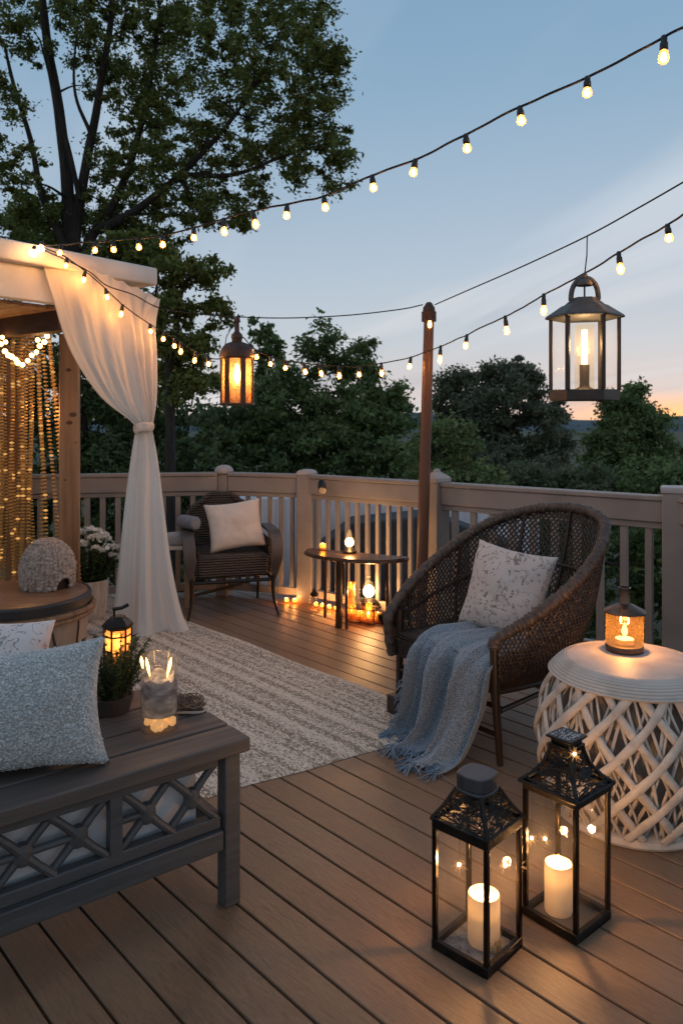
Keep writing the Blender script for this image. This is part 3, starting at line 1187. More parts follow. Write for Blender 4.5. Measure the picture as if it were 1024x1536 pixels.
# ------------------------------------------------------------------ hanging lanterns
def lantern_round():
    D = 5.2
    cx = 355.5
    c = P(cx, 608, D)
    t = thing('hanging_lantern', 'round copper brown lantern with domed top hanging from the cable near the curtain', 'lantern', c, rotz=R(8), group='lanterns hung from the cable')
    u = D / F
    r = 25.5 * u
    mb_ = mat('copper_brown', (0.065, 0.036, 0.027), 0.5, 0.35, col2=(0.035, 0.022, 0.018), ns=22, bump=0.2, bs=80)
    m = MB()
    m.lathe([(r * 1.04, 0.0), (r * 1.06, 0.006), (r * 1.04, 0.014), (r * .97, 0.018), (r * .6, 0.02), (1e-5, 0.02)], n=32)
    m.build('base', mb_, t)
    m = MB()
    zt = 72 * u
    m.lathe([(r * 0.95, zt - 0.012), (r * 1.02, zt), (r * 1.0, zt + 0.03), (r * 0.90, zt + 0.06), (r * 0.68, zt + 0.09), (r * 0.4, zt + 0.102), (r * .3, zt + 0.105), (r * .3, zt + 0.125), (r * .34, zt + .132), (r * .32, zt + 0.155), (r * .22, zt + 0.165), (r * .15, zt + 0.175), (r * .13, zt + 0.235), (r * .2, zt + 0.24), (r * .17, zt + .265), (1e-5, zt + 0.275)], n=32)
    m.build('dome', mb_, t)
    m = MB()
    nn = 6
    for k in range(nn):
        a = 2 * math.pi * (k + 0.5) / nn + R(-90) - R(8)
        m.box((math.cos(a) * r * .92, math.sin(a) * r * .92, zt / 2), (0.012, 0.036, zt - 0.02), Matrix.Rotation(a, 3, 'Z'))
    m.build('frame', mb_, t, bevel=0.002)
    m = MB()
    m.lathe([(r * 0.86, 0.02), (r * 0.86, zt - 0.01)], n=36, cap=False)
    mg = glass('dimpled_amber', (1.0, 0.70, 0.36), 0.1, rough=0.2, haze=0.4, hcol=(1.0, 0.60, 0.25))
    m.build('glass', mg, t, angle=180)
    m = MB()
    for k in range(900):
        a = random.random() * 2 * math.pi
        zz = 0.025 + (zt - 0.06) * random.random() ** 1.7
        m.ball((math.cos(a) * r * .865, math.sin(a) * r * .865, zz), 0.0035, 5, 4)
    m.build('glass_beads', mat('amber_drops', (0.75, 0.42, 0.12), 0.25, trans=0.5), t)
    m = MB()
    m.lathe([(1e-5, zt * .42), (0.018, zt * .5), (0.024, zt * .62), (0.02, zt * .75), (0.008, zt * .86), (1e-5, zt * 0.88)], n=14)
    m.build('bulb', emit('lantern_bulb', (1.0, 0.66, 0.28), 22), t)
    lamp('lantern_light', (0, -0.04, zt * .6), 5, WARM, 0.03, t)
    m = MB()
    top = Vector((0.004, 0, 130 * u))
    m.tube([Vector((-0.085, 0, zt + 0.05)), Vector((-0.07, 0, zt + 0.14)), Vector((-0.02, 0, zt + 0.23)), top], 0.003, 6)
    m.tube([Vector((0.02, 0, zt + .27)), Vector((0.01, 0, zt + .29)), top], 0.009, 8)
    m.build('hanging_wire', M_wire, t)


def lantern_hex():
    D = 3.3
    c = P(876, 601, D)
    t = thing('hanging_lantern', 'six sided grey metal lantern with clear panes hanging against the sky', 'lantern', c, rotz=R(-16), group='lanterns hung from the cable')
    u = D / F
    r = 50.5 * u
    mm = mat('grey_zinc', (0.075, 0.085, 0.088), 0.5, 0.35, col2=(0.05, 0.05, 0.05), ns=14, bump=0.15, bs=60)
    ms = mat('rust_frame', (0.028, 0.024, 0.022), 0.5, 0.25, col2=(0.045, 0.032, 0.026), ns=25)
    N = 6
    m = MB()
    m.lathe([(r, 0.0), (r * 1.0, 0.03), (r * .98, 0.046), (r * .90, 0.046), (r * .90, 0.012), (1e-5, 0.012)], n=N)
    m.build('base', ms, t, bevel=0.002)
    z0, z1 = 0.046, 123 * u
    m = MB()
    for k in range(N):
        a = 2 * math.pi * k / N
        m.box((math.cos(a) * r * .965, math.sin(a) * r * .965, (z0 + z1) / 2), (0.016, 0.016, z1 - z0), Matrix.Rotation(a, 3, 'Z'))
    m.build('frame', ms, t, bevel=0.002)
    m = MB()
    m.lathe([(r * .95, z0), (r * .95, z1)], n=N, cap=False)
    m.build('glass', M_glass2, t, smooth=False)
    m = MB()
    m.lathe([(r * .5, z1 - 0.002), (r * 1.10, z1), (r * 1.15, z1 + 0.004), (r * 1.11, z1 + 0.012), (r * .66, z1 + 0.056), (r * .58, z1 + .060), (r * .44, z1 + 0.078), (r * .40, z1 + 0.088), (1e-5, z1 + 0.088)], n=N)
    m.build('roof', mm, t, smooth=False, bevel=0.002)
    # strap handle with inner dome
    m = MB()
    hb = z1 + 0.080
    pts = [Vector((s * 0.056 * math.cos(a), 0, hb + 0.095 * math.sin(a) ** 0.8)) for s in (1,) for a in np.linspace(0, math.pi, 22)]
    m.tube(pts, 0.011, 8)
    m.build('handle', mm, t)
    m = MB()
    m.lathe([(0.036, hb + 0.062), (0.036, hb + 0.072), (0.025, hb + 0.088), (1e-5, hb + 0.092)], n=16)
    m.tube([(0, 0, hb), (0, 0, hb + 0.07)], 0.004, 6)
    m.tube([(0, 0, hb + 0.09), (0, 0, hb + 0.112)], 0.012, 8)
    m.build('finial', mm, t)
    # tube lamp inside
    m = MB()
    m.lathe([(0.020, 0.075), (0.021, 0.155)], (0.0, 0.012, 0), 12)
    m.lathe([(0.05, 0.03), (0.05, 0.045), (0.022, 0.06), (0.020, 0.075)], (0.0, 0.012, 0), 12)
    m.build('lamp_holder', ms, t)
    m = MB()
    m.lathe([(1e-5, 0.155), (0.0125, 0.158), (0.0125, 0.305), (1e-5, 0.309)], (0.0, 0.012, 0), 14)
    m.build('lamp_tube', emit('lamp_tube', (1.0, 0.62, 0.25), 7), t)
    m = MB()
    m.lathe([(0.041, 0.05), (0.041, 0.33)], (0.0, 0.012, 0), 20, cap=False)
    m.build('chimney', glass('chimney_glass', (1.0, 0.93, 0.82), 0.0, rough=0.2, haze=0.03, hcol=(1.0, 0.8, 0.5)), t)
    lamp('lantern_light', (0.0, -0.035, 0.24), 4.0, (1.0, 0.6, 0.28), 0.03, t)
    # hanging wire up to the cable
    m = MB()
    wt = P(880, 354, dC(880))
    l0 = Vector((0, 0, hb + 0.105))
    Mi = Matrix.Rotation(R(16), 3, 'Z')
    l1 = Mi @ (wt - c)
    m.tube([l0, l0.lerp(l1, 0.5) + Vector((0.004, 0.003, 0)), l1], 0.003, 6)
    m.build('hanging_wire', M_wire, t)


M_glass2 = glass('pane_glass', (0.97, 0.965, 0.955), 0.02, rough=0.08, haze=0.03, hcol=(0.9, 0.85, 0.8))
lantern_round()
lantern_hex()

# ------------------------------------------------------------------ rug
def rug():
    c0 = Vector((0.564, 3.63, 0))
    a = Vector((-0.663, 0.748, 0)).normalized()     # along the long edge
    b = Vector((-0.834, -0.552, 0)).normalized()    # along the front edge
    root = c0
    m, nt, bs, out = new_mat('woven_rug')
    tc = nd(nt, 'ShaderNodeTexCoord')
    mp = nd(nt, 'ShaderNodeMapping')
    mp.inputs['Rotation'].default_value = (0, 0, -math.atan2(a.y, a.x))
    nt.links.new(tc.outputs['Object'], mp.inputs['Vector'])
    st = nd(nt, 'ShaderNodeMapping')
    st.inputs['Scale'].default_value = (0.015, 11.0, 1)
    nt.links.new(mp.outputs[0], st.inputs['Vector'])
    n1 = nd(nt, 'ShaderNodeTexNoise')
    n1.inputs['Scale'].default_value = 1.25
    n1.inputs['Detail'].default_value = 5
    n1.inputs['Roughness'].default_value = 0.6
    nt.links.new(st.outputs[0], n1.inputs['Vector'])
    # rows of stitches
    br = nd(nt, 'ShaderNodeTexVoronoi')
    sc = nd(nt, 'ShaderNodeMapping')
    sc.inputs['Scale'].default_value = (80, 175, 60)
    nt.links.new(mp.outputs[0], sc.inputs['Vector'])
    nt.links.new(sc.outputs[0], br.inputs['Vector'])
    br.inputs['Scale'].default_value = 1.0
    br.inputs['Randomness'].default_value = 0.35
    sep = nd(nt, 'ShaderNodeSeparateColor')
    nt.links.new(br.outputs['Color'], sep.inputs[0])
    # speckle density follows the stripes
    mr = nd(nt, 'ShaderNodeMapRange')
    mr.inputs['From Min'].default_value = 0.42
    mr.inputs['From Max'].default_value = 0.58
    mr.inputs['To Min'].default_value = 0.04
    mr.inputs['To Max'].default_value = 0.74
    nt.links.new(n1.outputs['Fac'], mr.inputs['Value'])
    lt = nd(nt, 'ShaderNodeMath', operation='LESS_THAN')
    nt.links.new(sep.outputs[0], lt.inputs[0])
    nt.links.new(mr.outputs[0], lt.inputs[1])
    mx = nd(nt, 'ShaderNodeMix', data_type='RGBA')
    mx.inputs['A'].default_value = rgba((0.74, 0.635, 0.52))
    mx.inputs['B'].default_value = rgba((0.33, 0.265, 0.205))
    nt.links.new(lt.outputs[0], mx.inputs['Factor'])
    mx2 = nd(nt, 'ShaderNodeMix', data_type='RGBA')
    mx2.blend_type = 'MULTIPLY'
    mx2.inputs['Factor'].default_value = 0.55
    nt.links.new(mx.outputs['Result'], mx2.inputs['A'])
    g2 = nd(nt, 'ShaderNodeMapRange')
    g2.inputs['To Min'].default_value = 0.5
    g2.inputs['To Max'].default_value = 1.15
    nt.links.new(sep.outputs[1], g2.inputs['Value'])
    nt.links.new(g2.outputs[0], mx2.inputs['B'])
    nt.links.new(mx2.outputs['Result'], bs.inputs['Base Color'])
    bs.inputs['Roughness'].default_value = 0.95
    bs.inputs['Specular IOR Level'].default_value = 0.1
    bp = nd(nt, 'ShaderNodeBump')
    bp.inputs['Strength'].default_value = 0.8
    bp.inputs['Distance'].default_value = 0.006
    bp.invert = True
    nt.links.new(br.outputs['Distance'], bp.inputs['Height'])
    nt.links.new(bp.outputs[0], bs.inputs['Normal'])
    mb = MB()
    rows = []
    LA, LB = 3.75, 3.3
    for i in range(90):
        row = []
        for j in range(80):
            s, q = i / 89, j / 79
            wob = 0.010 * math.sin(s * 21 + 1) * (1 if q < 0.05 else 0.2)
            wob2 = 0.008 * math.sin(q * 17 + 2) + 0.005 * math.sin(q * 41)
            p = c0 + a * (s * LA + (wob2 if s < 0.03 else 0)) + b * (q * LB + wob)
            z_ = 0.013 + 0.0025 * mnoise.noise(p * 4)
            if i in (0, 89) or j in (0, 79):
                z_ = 0.002
            row.append(Vector((p.x, p.y, z_)))
        rows.append(row)
    mb.grid(rows)
    o = mb.build('rug', m, None, world=root, angle=180)
    o.location = root
    tag(o, 'large beige woven rug with faint grey brown stripes', 'rug')


rug()

# ------------------------------------------------------------------ bench
U = Vector((0.788, 0.616, 0))
V = Vector((-0.616, 0.788, 0))
BT = Vector((-0.272, 2.30, 0))          # front right corner of the top
BZ = 0.495
BANG = math.atan2(U.y, U.x)


def bl(u, v, z):
    return Vector((u, v, z))


M_bench = mat('grey_bench', (0.052, 0.053, 0.056), 0.5, col2=(0.075, 0.076, 0.078), ns=9, stretch=(0.5, 6, 6), bump=0.2, bs=40)
M_plank = mat('weathered_plank', (0.11, 0.086, 0.074), 0.55, col2=(0.066, 0.054, 0.049), ns=5, stretch=(0.45, 9, 9), det=9, lo=0.3, hi=0.7, bump=0.3, bs=14, bstretch=(0.5, 9, 9), rvar=0.12)
bench = thing('bench', 'long low grey bench with a slatted top and crossed lattice front', 'bench', BT, rotz=BANG)
BL = 1.75
vv = 0.0
for wd in (0.122, 0.124, 0.15, 0.165):
    m = MB()
    m.box((-BL / 2, vv + wd / 2, BZ - 0.021), (BL, wd, 0.042))
    m.build('slat', M_plank, bench, bevel=0.005)
    vv += wd + 0.011
BW = vv - 0.011
for u in (-0.052, -BL + 0.07):
    for v in (0.04, BW - 0.045):
        m = MB()
        m.box((u, v, (BZ - 0.044) / 2), (0.052, 0.05, BZ - 0.044))
        m.build('leg', M_bench, bench, bevel=0.004)
m = MB()
m.box((-BL / 2, 0.04, 0.437), (BL - 0.19, 0.03, 0.026))
m.box((-BL / 2, BW - 0.045, 0.43), (BL - 0.19, 0.03, 0.04))
m.build('top_apron', M_bench, bench, bevel=0.003)
m = MB()
m.box((-BL / 2, 0.032, 0.208), (BL - 0.17, 0.045, 0.058))
m.box((-BL / 2, 0.044, 0.256), (BL - 0.17, 0.034, 0.036))
m.box((-BL / 2, BW - 0.045, 0.21), (BL - 0.17, 0.04, 0.06))
m.box((-0.052, BW / 2, 0.21), (0.036, BW - 0.14, 0.05))
m.box((-0.052, BW / 2, 0.425), (0.036, BW - 0.14, 0.032))
m.build('lower_rail', M_bench, bench, bevel=0.004)
m = MB()
zl, zh, zm = 0.272, 0.426, 0.349
stile_u = [-0.405, -0.74, -1.08, -1.42]
for u in stile_u:
    m.box((u, 0.040, (zl + zh) / 2), (0.034, 0.03, zh - zl + 0.004))
edges = [-0.079] + stile_u
for k in range(4):
    r1, r0 = edges[k], edges[k + 1]
    wdt = r1 - r0
    for cxx in (r0 + wdt * 0.29, r0 + wdt * 0.71):
        hw = wdt * 0.232
        for sgn in (1, -1):
            pts = []
            for i in range(9):
                s = -1 + 2 * i / 8
                pts.append(Vector((cxx + hw * s * (0.86 + 0.14 * abs(s)), 0.042 + 0.004 * sgn, zm + sgn * (zh - zm) * s)))
            m.tube(pts, [0.0118, 0.0115, 0.0115, 0.0125, 0.0145, 0.0125, 0.0115, 0.0115, 0.0118], 8)
        m.lathe([(1e-5, -0.024), (0.018, -0.027), (0.025, -0.010), (0.025, 0.010), (0.018, 0.027), (1e-5, 0.024)], (cxx, 0.042, zm), 8, ph=R(22), sy=0.75)
    m.tube([(r0 + 0.01, 0.044, zm), (r0 + wdt * .29, 0.044, zm), (r0 + wdt * 0.71, 0.044, zm)] if k != 0 else [(r0 + 0.01, 0.044, zm), (r0 + wdt * .29, 0.044, zm)], 0.0105, 8)
m.build('lattice', M_bench, bench, bevel=0.0)
m = MB()
m.box((-BL / 2 - 0.02, 0.085, 0.315), (BL - 0.24, 0.008, 0.25))
m.build('back_panel', mat('grey_canvas', (0.70, 0.67, 0.66), 0.9, col2=(0.62, 0.59, 0.58), ns=5, bump=0.1, bs=300), bench)


def BW_(u, v, z):
    return BT + U * u + V * v + Vector((0, 0, z))


# ------------------------------------------------------------------ cushions on the bench
def fabric(name, col, col2, ns, bump, bs, lo=0.45, hi=0.6, dist=0.004, kind='noise', tr=0.0):
    return mat(name, col, 0.95, col2=col2, ns=ns, lo=lo, hi=hi, bump=bump, bs=bs, bdist=dist, sheen=0.3, bkind=kind, trans=tr)


M_boucle = fabric('boucle', (0.40, 0.425, 0.43), (0.74, 0.745, 0.725), 130, 1.0, 150, 0.48, 0.66, 0.008, 'voronoi')
c = P(34, 1050, 2.10)
c = Vector((c.x, c.y, BZ + 0.160))
t = thing('knit_cushion', 'large blue grey boucle cushion standing at the front of the bench', 'cushion', c)
m = MB()
nrm = (Vector((0.22, -1, 0.20))).normalized()
xx = Vector((1, 0.22, 0.05)).normalized()
yy = nrm.cross(xx).normalized()
if yy.z < 0:
    yy = -yy
e = pillow(m, 0.45, 0.345, 0.22, frame_matrix((0, 0, 0), xx, yy, nrm), seed=4, pinch=0.13, n=40, wr=0.010)
# loops of boucle yarn standing off the cloth
m.build('cover', M_boucle, t, angle=180)
m = MB()
vs = [Vector(v) for v in m.v]
rr = random.Random(3)
me_c = t.children[0].data
poly_c = list(me_c.polygons)
for k in range(4200):
    f = poly_c[rr.randrange(len(poly_c))]
    if f.normal.y > 0.35:
        continue
    q = [me_c.vertices[i].co for i in f.vertices]
    u_, v_ = rr.random(), rr.random()
    p = q[0].lerp(q[1], u_).lerp((q[3] if len(q) > 3 else q[2]).lerp(q[2], u_), v_)
    m.lathe([(1e-5, -0.0022), (rr.uniform(.0022, .0046), 0.0002), (1e-5, 0.0026)], p + f.normal * 0.0008, 5, ph=rr.random() * 3)
M_tuft = leafmat('boucle_tuft', [(0.44, 0.46, 0.46), (0.68, 0.69, 0.675), (0.86, 0.86, 0.83)], 0.2, 0.95)
m.build('yarn_tufts', M_tuft, t)


def print_mat(name, base, line, accent=None, sc=1.0):
    """cloth with thin sketched stems and small flowers"""
    m, nt, b, out = new_mat(name)
    tc = nd(nt, 'ShaderNodeTexCoord')
    nz = nd(nt, 'ShaderNodeTexNoise')
    nz.inputs['Scale'].default_value = 11 * sc
    nz.inputs['Detail'].default_value = 3
    nt.links.new(tc.outputs['Object'], nz.inputs['Vector'])
    s1 = nd(nt, 'ShaderNodeMath', operation='SUBTRACT')
    s1.inputs[1].default_value = 0.5
    nt.links.new(nz.outputs['Fac'], s1.inputs[0])
    nz.inputs['Distortion'].default_value = 0.8
    a1 = nd(nt, 'ShaderNodeMath', operation='ABSOLUTE')
    nt.links.new(s1.outputs[0], a1.inputs[0])
    l1 = nd(nt, 'ShaderNodeMath', operation='LESS_THAN')
    l1.inputs[1].default_value = 0.012
    nt.links.new(a1.outputs[0], l1.inputs[0])
    # flower rings
    vo = nd(nt, 'ShaderNodeTexVoronoi')
    vo.inputs['Scale'].default_value = 44 * sc
    nt.links.new(tc.outputs['Object'], vo.inputs['Vector'])
    s2 = nd(nt, 'ShaderNodeMath', operation='SUBTRACT')
    s2.inputs[1].default_value = 0.27
    nt.links.new(vo.outputs['Distance'], s2.inputs[0])
    a2 = nd(nt, 'ShaderNodeMath', operation='ABSOLUTE')
    nt.links.new(s2.outputs[0], a2.inputs[0])
    l2 = nd(nt, 'ShaderNodeMath', operation='LESS_THAN')
    l2.inputs[1].default_value = 0.055
    nt.links.new(a2.outputs[0], l2.inputs[0])
    sc_ = nd(nt, 'ShaderNodeSeparateColor')
    nt.links.new(vo.outputs['Color'], sc_.inputs[0])
    near = nd(nt, 'ShaderNodeMath', operation='LESS_THAN')
    near.inputs[1].default_value = 0.6
    nt.links.new(sc_.outputs[0], near.inputs[0])
    # break-up so that prints come and go
    br = nd(nt, 'ShaderNodeTexNoise')
    br.inputs['Scale'].default_value = 55 * sc
    nt.links.new(tc.outputs['Object'], br.inputs['Vector'])
    gb = nd(nt, 'ShaderNodeMath', operation='GREATER_THAN')
    gb.inputs[1].default_value = 0.44
    nt.links.new(br.outputs['Fac'], gb.inputs[0])
    big = nd(nt, 'ShaderNodeTexNoise')
    big.inputs['Scale'].default_value = 6 * sc
    nt.links.new(tc.outputs['Object'], big.inputs['Vector'])
    gb2 = nd(nt, 'ShaderNodeMath', operation='GREATER_THAN')
    gb2.inputs[1].default_value = 0.47
    nt.links.new(big.outputs['Fac'], gb2.inputs[0])

    def mul(x, y):
        n_ = nd(nt, 'ShaderNodeMath', operation='MULTIPLY')
        nt.links.new(x, n_.inputs[0])
        nt.links.new(y, n_.inputs[1])
        return n_.outputs[0]
    fl = mul(mul(l2.outputs[0], near.outputs[0]), gb2.outputs[0])
    ln = mul(l1.outputs[0], gb.outputs[0])
    mxm = nd(nt, 'ShaderNodeMath', operation='MAXIMUM')
    nt.links.new(fl, mxm.inputs[0])
    nt.links.new(ln, mxm.inputs[1])
    mm_ = nd(nt, 'ShaderNodeMath', operation='MULTIPLY')
    mm_.inputs[1].default_value = 0.72
    nt.links.new(mxm.outputs[0], mm_.inputs[0])
    cur = None
    if accent:
        v3 = nd(nt, 'ShaderNodeTexNoise')
        v3.inputs['Scale'].default_value = 9 * sc
        nt.links.new(tc.outputs['Object'], v3.inputs['Vector'])
        r3 = nd(nt, 'ShaderNodeMapRange')
        r3.inputs['From Min'].default_value = 0.58
        r3.inputs['From Max'].default_value = 0.66
        r3.inputs['To Max'].default_value = 0.7
        nt.links.new(v3.outputs['Fac'], r3.inputs['Value'])
        ma = nd(nt, 'ShaderNodeMix', data_type='RGBA')
        ma.inputs['A'].default_value = rgba(base)
        ma.inputs['B'].default_value = rgba(accent)
        nt.links.new(r3.outputs[0], ma.inputs['Factor'])
        cur = ma.outputs['Result']
    mx = nd(nt, 'ShaderNodeMix', data_type='RGBA')
    if cur:
        nt.links.new(cur, mx.inputs['A'])
    else:
        mx.inputs['A'].default_value = rgba(base)
    mx.inputs['B'].default_value = rgba(line)
    nt.links.new(mm_.outputs[0], mx.inputs['Factor'])
    nt.links.new(mx.outputs['Result'], b.inputs['Base Color'])
    b.inputs['Roughness'].default_value = 0.92
    b.inputs['Sheen Weight'].default_value = 0.2
    bp = nd(nt, 'ShaderNodeBump')
    bp.inputs['Strength'].default_value = 0.25
    bp.inputs['Distance'].default_value = 0.003
    n9 = nd(nt, 'ShaderNodeTexNoise')
    n9.inputs['Scale'].default_value = 22
    n9.inputs['Detail'].default_value = 6
    nt.links.new(tc.outputs['Object'], n9.inputs['Vector'])
    nt.links.new(n9.outputs['Fac'], bp.inputs['Height'])
    nt.links.new(bp.outputs[0], b.inputs['Normal'])
    return m


c = P(-8, 985, 2.50)
c = Vector((c.x, c.y, BZ + 0.128))
t = thing('floral_cushion', 'white cushion with dark and pink flowers behind the blue grey one', 'cushion', c)
m = MB()
nrm = Vector((0.22, -1, 0.45)).normalized()
xx = Vector((1, 0.2, -0.06)).normalized()
yy = nrm.cross(xx)
if yy.z < 0:
    yy = -yy
pillow(m, 0.34, 0.34, 0.16, frame_matrix((0, 0, 0), xx, yy, nrm), seed=9, n=30)
m.build('cover', print_mat('pink_print', (0.66, 0.60, 0.58), (0.10, 0.10, 0.13), (0.50, 0.26, 0.22), 1.5), t, angle=180)

# ------------------------------------------------------------------ hurricane glass with flames
c = PG(239, 1092, BZ)
t = thing('hurricane_candle', 'tall glass cylinder with three flames and glowing stones at its foot', 'candle holder', c)
m = MB()
m.lathe([(1e-5, 0.0), (0.056, 0.0), (0.0575, 0.004), (0.0575, 0.205), (0.0555, 0.205), (0.0555, 0.006), (1e-5, 0.006)], n=40)
for i, v in enumerate(m.v):
    if v[2] > 0.2:
        m.v[i] = (v[0], v[1], v[2] + 0.10 * v[1] - 0.10 * v[0] + 0.012)
M_hg = glass('hurricane_glass', (0.90, 0.915, 0.94), 0.05, haze=0.05, hcol=(0.6, 0.62, 0.68))
m.build('glass', M_hg, t, angle=50)
m = MB()
rows = []
prof = [(1e-5, 0.045), (0.05, 0.046), (0.0535, 0.055), (0.0535, 0.135), (0.046, 0.158), (0.03, 0.150), (0.012, 0.154), (1e-5, 0.15)]
m.lathe(prof, n=28)
for i, v in enumerate(m.v):
    k = mnoise.noise(Vector((v[0] * 30, v[1] * 30, v[2] * 12)))
    if v[2] > 0.12:
        m.v[i] = (v[0], v[1], v[2] + 0.03 * k)
M_ice = mat('clouded_wax', (0.34, 0.37, 0.43), 0.2, col2=(0.13, 0.14, 0.17), ns=22, stretch=(1, 1, 2.2), lo=0.38, hi=0.6, trans=0.35, bump=0.4, bs=30)
m.build('clouded_wax', M_ice, t)
m = MB()
rr = random.Random(5)
for k in range(46):
    a, q = rr.random() * 6.28, math.sqrt(rr.random()) * 0.044
    m.ball((math.cos(a) * q, math.sin(a) * q, 0.014 + rr.random() * 0.024), rr.uniform(0.008, 0.0125), 8, 6, sz=rr.uniform(0.7, 1.3))
m.build('glowing_stones', lit_mat('honey_stone', (0.8, 0.5, 0.24), (1.0, 0.46, 0.13), 0.75), t)
lamp('stone_light', (0, 0, 0.045), 0.45, (1.0, 0.55, 0.2), 0.02, t)
for fx, fy, z0_, hh, ln in ((-0.045, -0.02, 0.19, 0.038, -0.006), (-0.030, 0.005, 0.158, 0.058, -0.012), (0.026, -0.01, 0.160, 0.062, 0.014)):
    m = MB()
    pts = [Vector((fx + ln * s, fy, z0_ + hh * s)) for s in (0, .15, .35, .55, .75, .9, 1)]
    m.tube(pts, [0.0012, 0.0028, 0.0042, 0.0052, 0.0042, 0.0022, 0.0005], 10)
    m.build('flame', M_flame, t)
lamp('flame_light', (0.0, 0.0, 0.225), 0.6, WARM, 0.02, t)

# ------------------------------------------------------------------ dried wreath
c = PG(283, 1064, BZ)
t = thing('twig_wreath', 'small coil of dried brown twigs on the bench end', 'wreath', Vector((c.x, c.y, BZ)))
rr = random.Random(11)
m = MB()
for k in range(120):
    a0 = rr.random() * 6.28
    ln = rr.uniform(0.5, 2.4)
    r0 = rr.uniform(0.03, 0.052)
    zz = rr.uniform(0.006, 0.036)
    pts = []
    for i in range(7):
        a = a0 + ln * i / 6
        q = r0 + rr.uniform(-0.004, 0.004) + (0.012 * (i / 6) ** 2 if rr.random() < 0.3 else 0)
        pts.append(Vector((math.cos(a) * q, math.sin(a) * q * 0.9, max(0.003, zz + rr.uniform(-0.006, 0.008)))))
    m.tube(pts, rr.uniform(0.0007, 0.002), 4)
m.build('twigs', leafmat('twig', [(0.09, 0.055, 0.035), (0.17, 0.12, 0.085), (0.26, 0.20, 0.15)], 0.0, 0.8), t)
m = MB()
pts = [Vector((math.cos(a) * 0.062, math.sin(a) * 0.052, 0.006 + 0.003 * math.sin(3 * a))) for a in np.linspace(-2.9, -0.1, 16)]
m.tube(pts, 0.004, 6)
m.build('rope', mat('rope', (0.42, 0.34, 0.27), 0.9), t)


# ------------------------------------------------------------------ leaves, plants
def leaf_cloud(name, centers, radii, per, size, material, parent=None, world=None, seed=1, flat=0.8, asp=0.5, up=0.0, sizes=(0.6, 1.3)):
    """many small leaf faces spread in clumps"""
    rg = np.random.default_rng(seed)
    C = np.repeat(np.asarray(centers, dtype=np.float64), per, axis=0)
    Rr = np.repeat(np.asarray(radii, dtype=np.float64), per)
    n_ = len(C)
    d = rg.normal(size=(n_, 3))
    d /= np.linalg.norm(d, axis=1)[:, None]
    rad = np.minimum(np.abs(rg.normal(size=n_)) * 0.30 + rg.random(n_) * 0.45, 1.35)
    off = d * (rad * Rr)[:, None]
    off[:, 2] *= flat
    pos = C + off
    # leaf frames
    a = rg.normal(size=(n_, 3))
    a[:, 2] = a[:, 2] * 0.7 - 0.25
    a = a + d * 0.5
    a[:, 2] += up
    a /= np.linalg.norm(a, axis=1)[:, None]
    b = np.cross(a, rg.normal(size=(n_, 3)))
    b /= np.linalg.norm(b, axis=1)[:, None]
    s = size * rg.uniform(sizes[0], sizes[1], n_)[:, None]
    p0 = pos - a * s * 0.5
    p2 = pos + a * s * 0.5
    nn = np.cross(a, b)
    p1 = pos + b * s * asp * 0.5 + nn * s * 0.10
    p3 = pos - b * s * asp * 0.5 + nn * s * 0.10
    V_ = np.stack([p0, p1, p2, p3], axis=1).reshape(-1, 3)
    if world is not None:
        V_ = V_ - np.array(world)[None, :]
    me = bpy.data.meshes.new(name)
    me.vertices.add(n_ * 4)
    me.vertices.foreach_set('co', V_.astype(np.float32).ravel())
    me.loops.add(n_ * 4)
    me.loops.foreach_set('vertex_index', np.arange(n_ * 4, dtype=np.int32))
    me.polygons.add(n_)
    me.polygons.foreach_set('loop_start', np.arange(n_, dtype=np.int32) * 4)
    me.polygons.foreach_set('loop_total', np.full(n_, 4, dtype=np.int32))
    me.materials.append(material)
    me.update(calc_edges=True)
    me.validate()
    ob = bpy.data.objects.new(name, me)
    COL.objects.link(ob)
    if parent is not None:
        ob.parent = parent
    return ob


# rosemary pot behind the cushion
c = PG(170, 1062, BZ)
c = BW_(-0.30, 0.44, BZ)
c = Vector((P(168, 1060, 2.5).x, 2.5, BZ))
t = thing('herb_pot', 'bushy green rosemary plant in a low pot on the bench', 'plant', c)
m = MB()
m.lathe([(1e-5, 0), (0.055, 0), (0.068, 0.05), (0.07, 0.055), (0.062, 0.055), (0.058, 0.045), (1e-5, 0.045)], n=24)
m.build('pot', mat('dark_pot', (0.05, 0.04, 0.035), 0.7, bump=0.2, bs=60), t)
rr = random.Random(21)
m = MB()
cs, rs_ = [], []
for k in range(70):
    a = rr.random() * 6.28
    lean = rr.uniform(0.1, 0.75)
    hgt = rr.uniform(0.09, 0.215) * (1 - 0.25 * lean)
    b0 = Vector((math.cos(a) * 0.03, math.sin(a) * 0.03, 0.045))
    tip = b0 + Vector((math.cos(a) * lean * 0.14, math.sin(a) * lean * 0.14, hgt))
    mid = b0.lerp(tip, 0.5) + Vector((0, 0, 0.01))
    m.tube([b0, mid, tip], [0.0016, 0.0013, 0.0006], 4)
    for i in range(9):
        s = 0.12 + 0.88 * i / 8
        cs.append(b0.lerp(tip, s) + Vector((0, 0, 0.02 * s * (1 - s))))
        rs_.append(0.012)
m.build('stems', mat('stem_green', (0.07, 0.075, 0.03), 0.8), t)
M_herb = leafmat('herb_leaf', [(0.015, 0.03, 0.012), (0.04, 0.065, 0.025), (0.08, 0.105, 0.05)], 0.3)
leaf_cloud('needles', cs, rs_, 8, 0.024, M_herb, t, None, 5, 1.0, 0.16, 0.6)

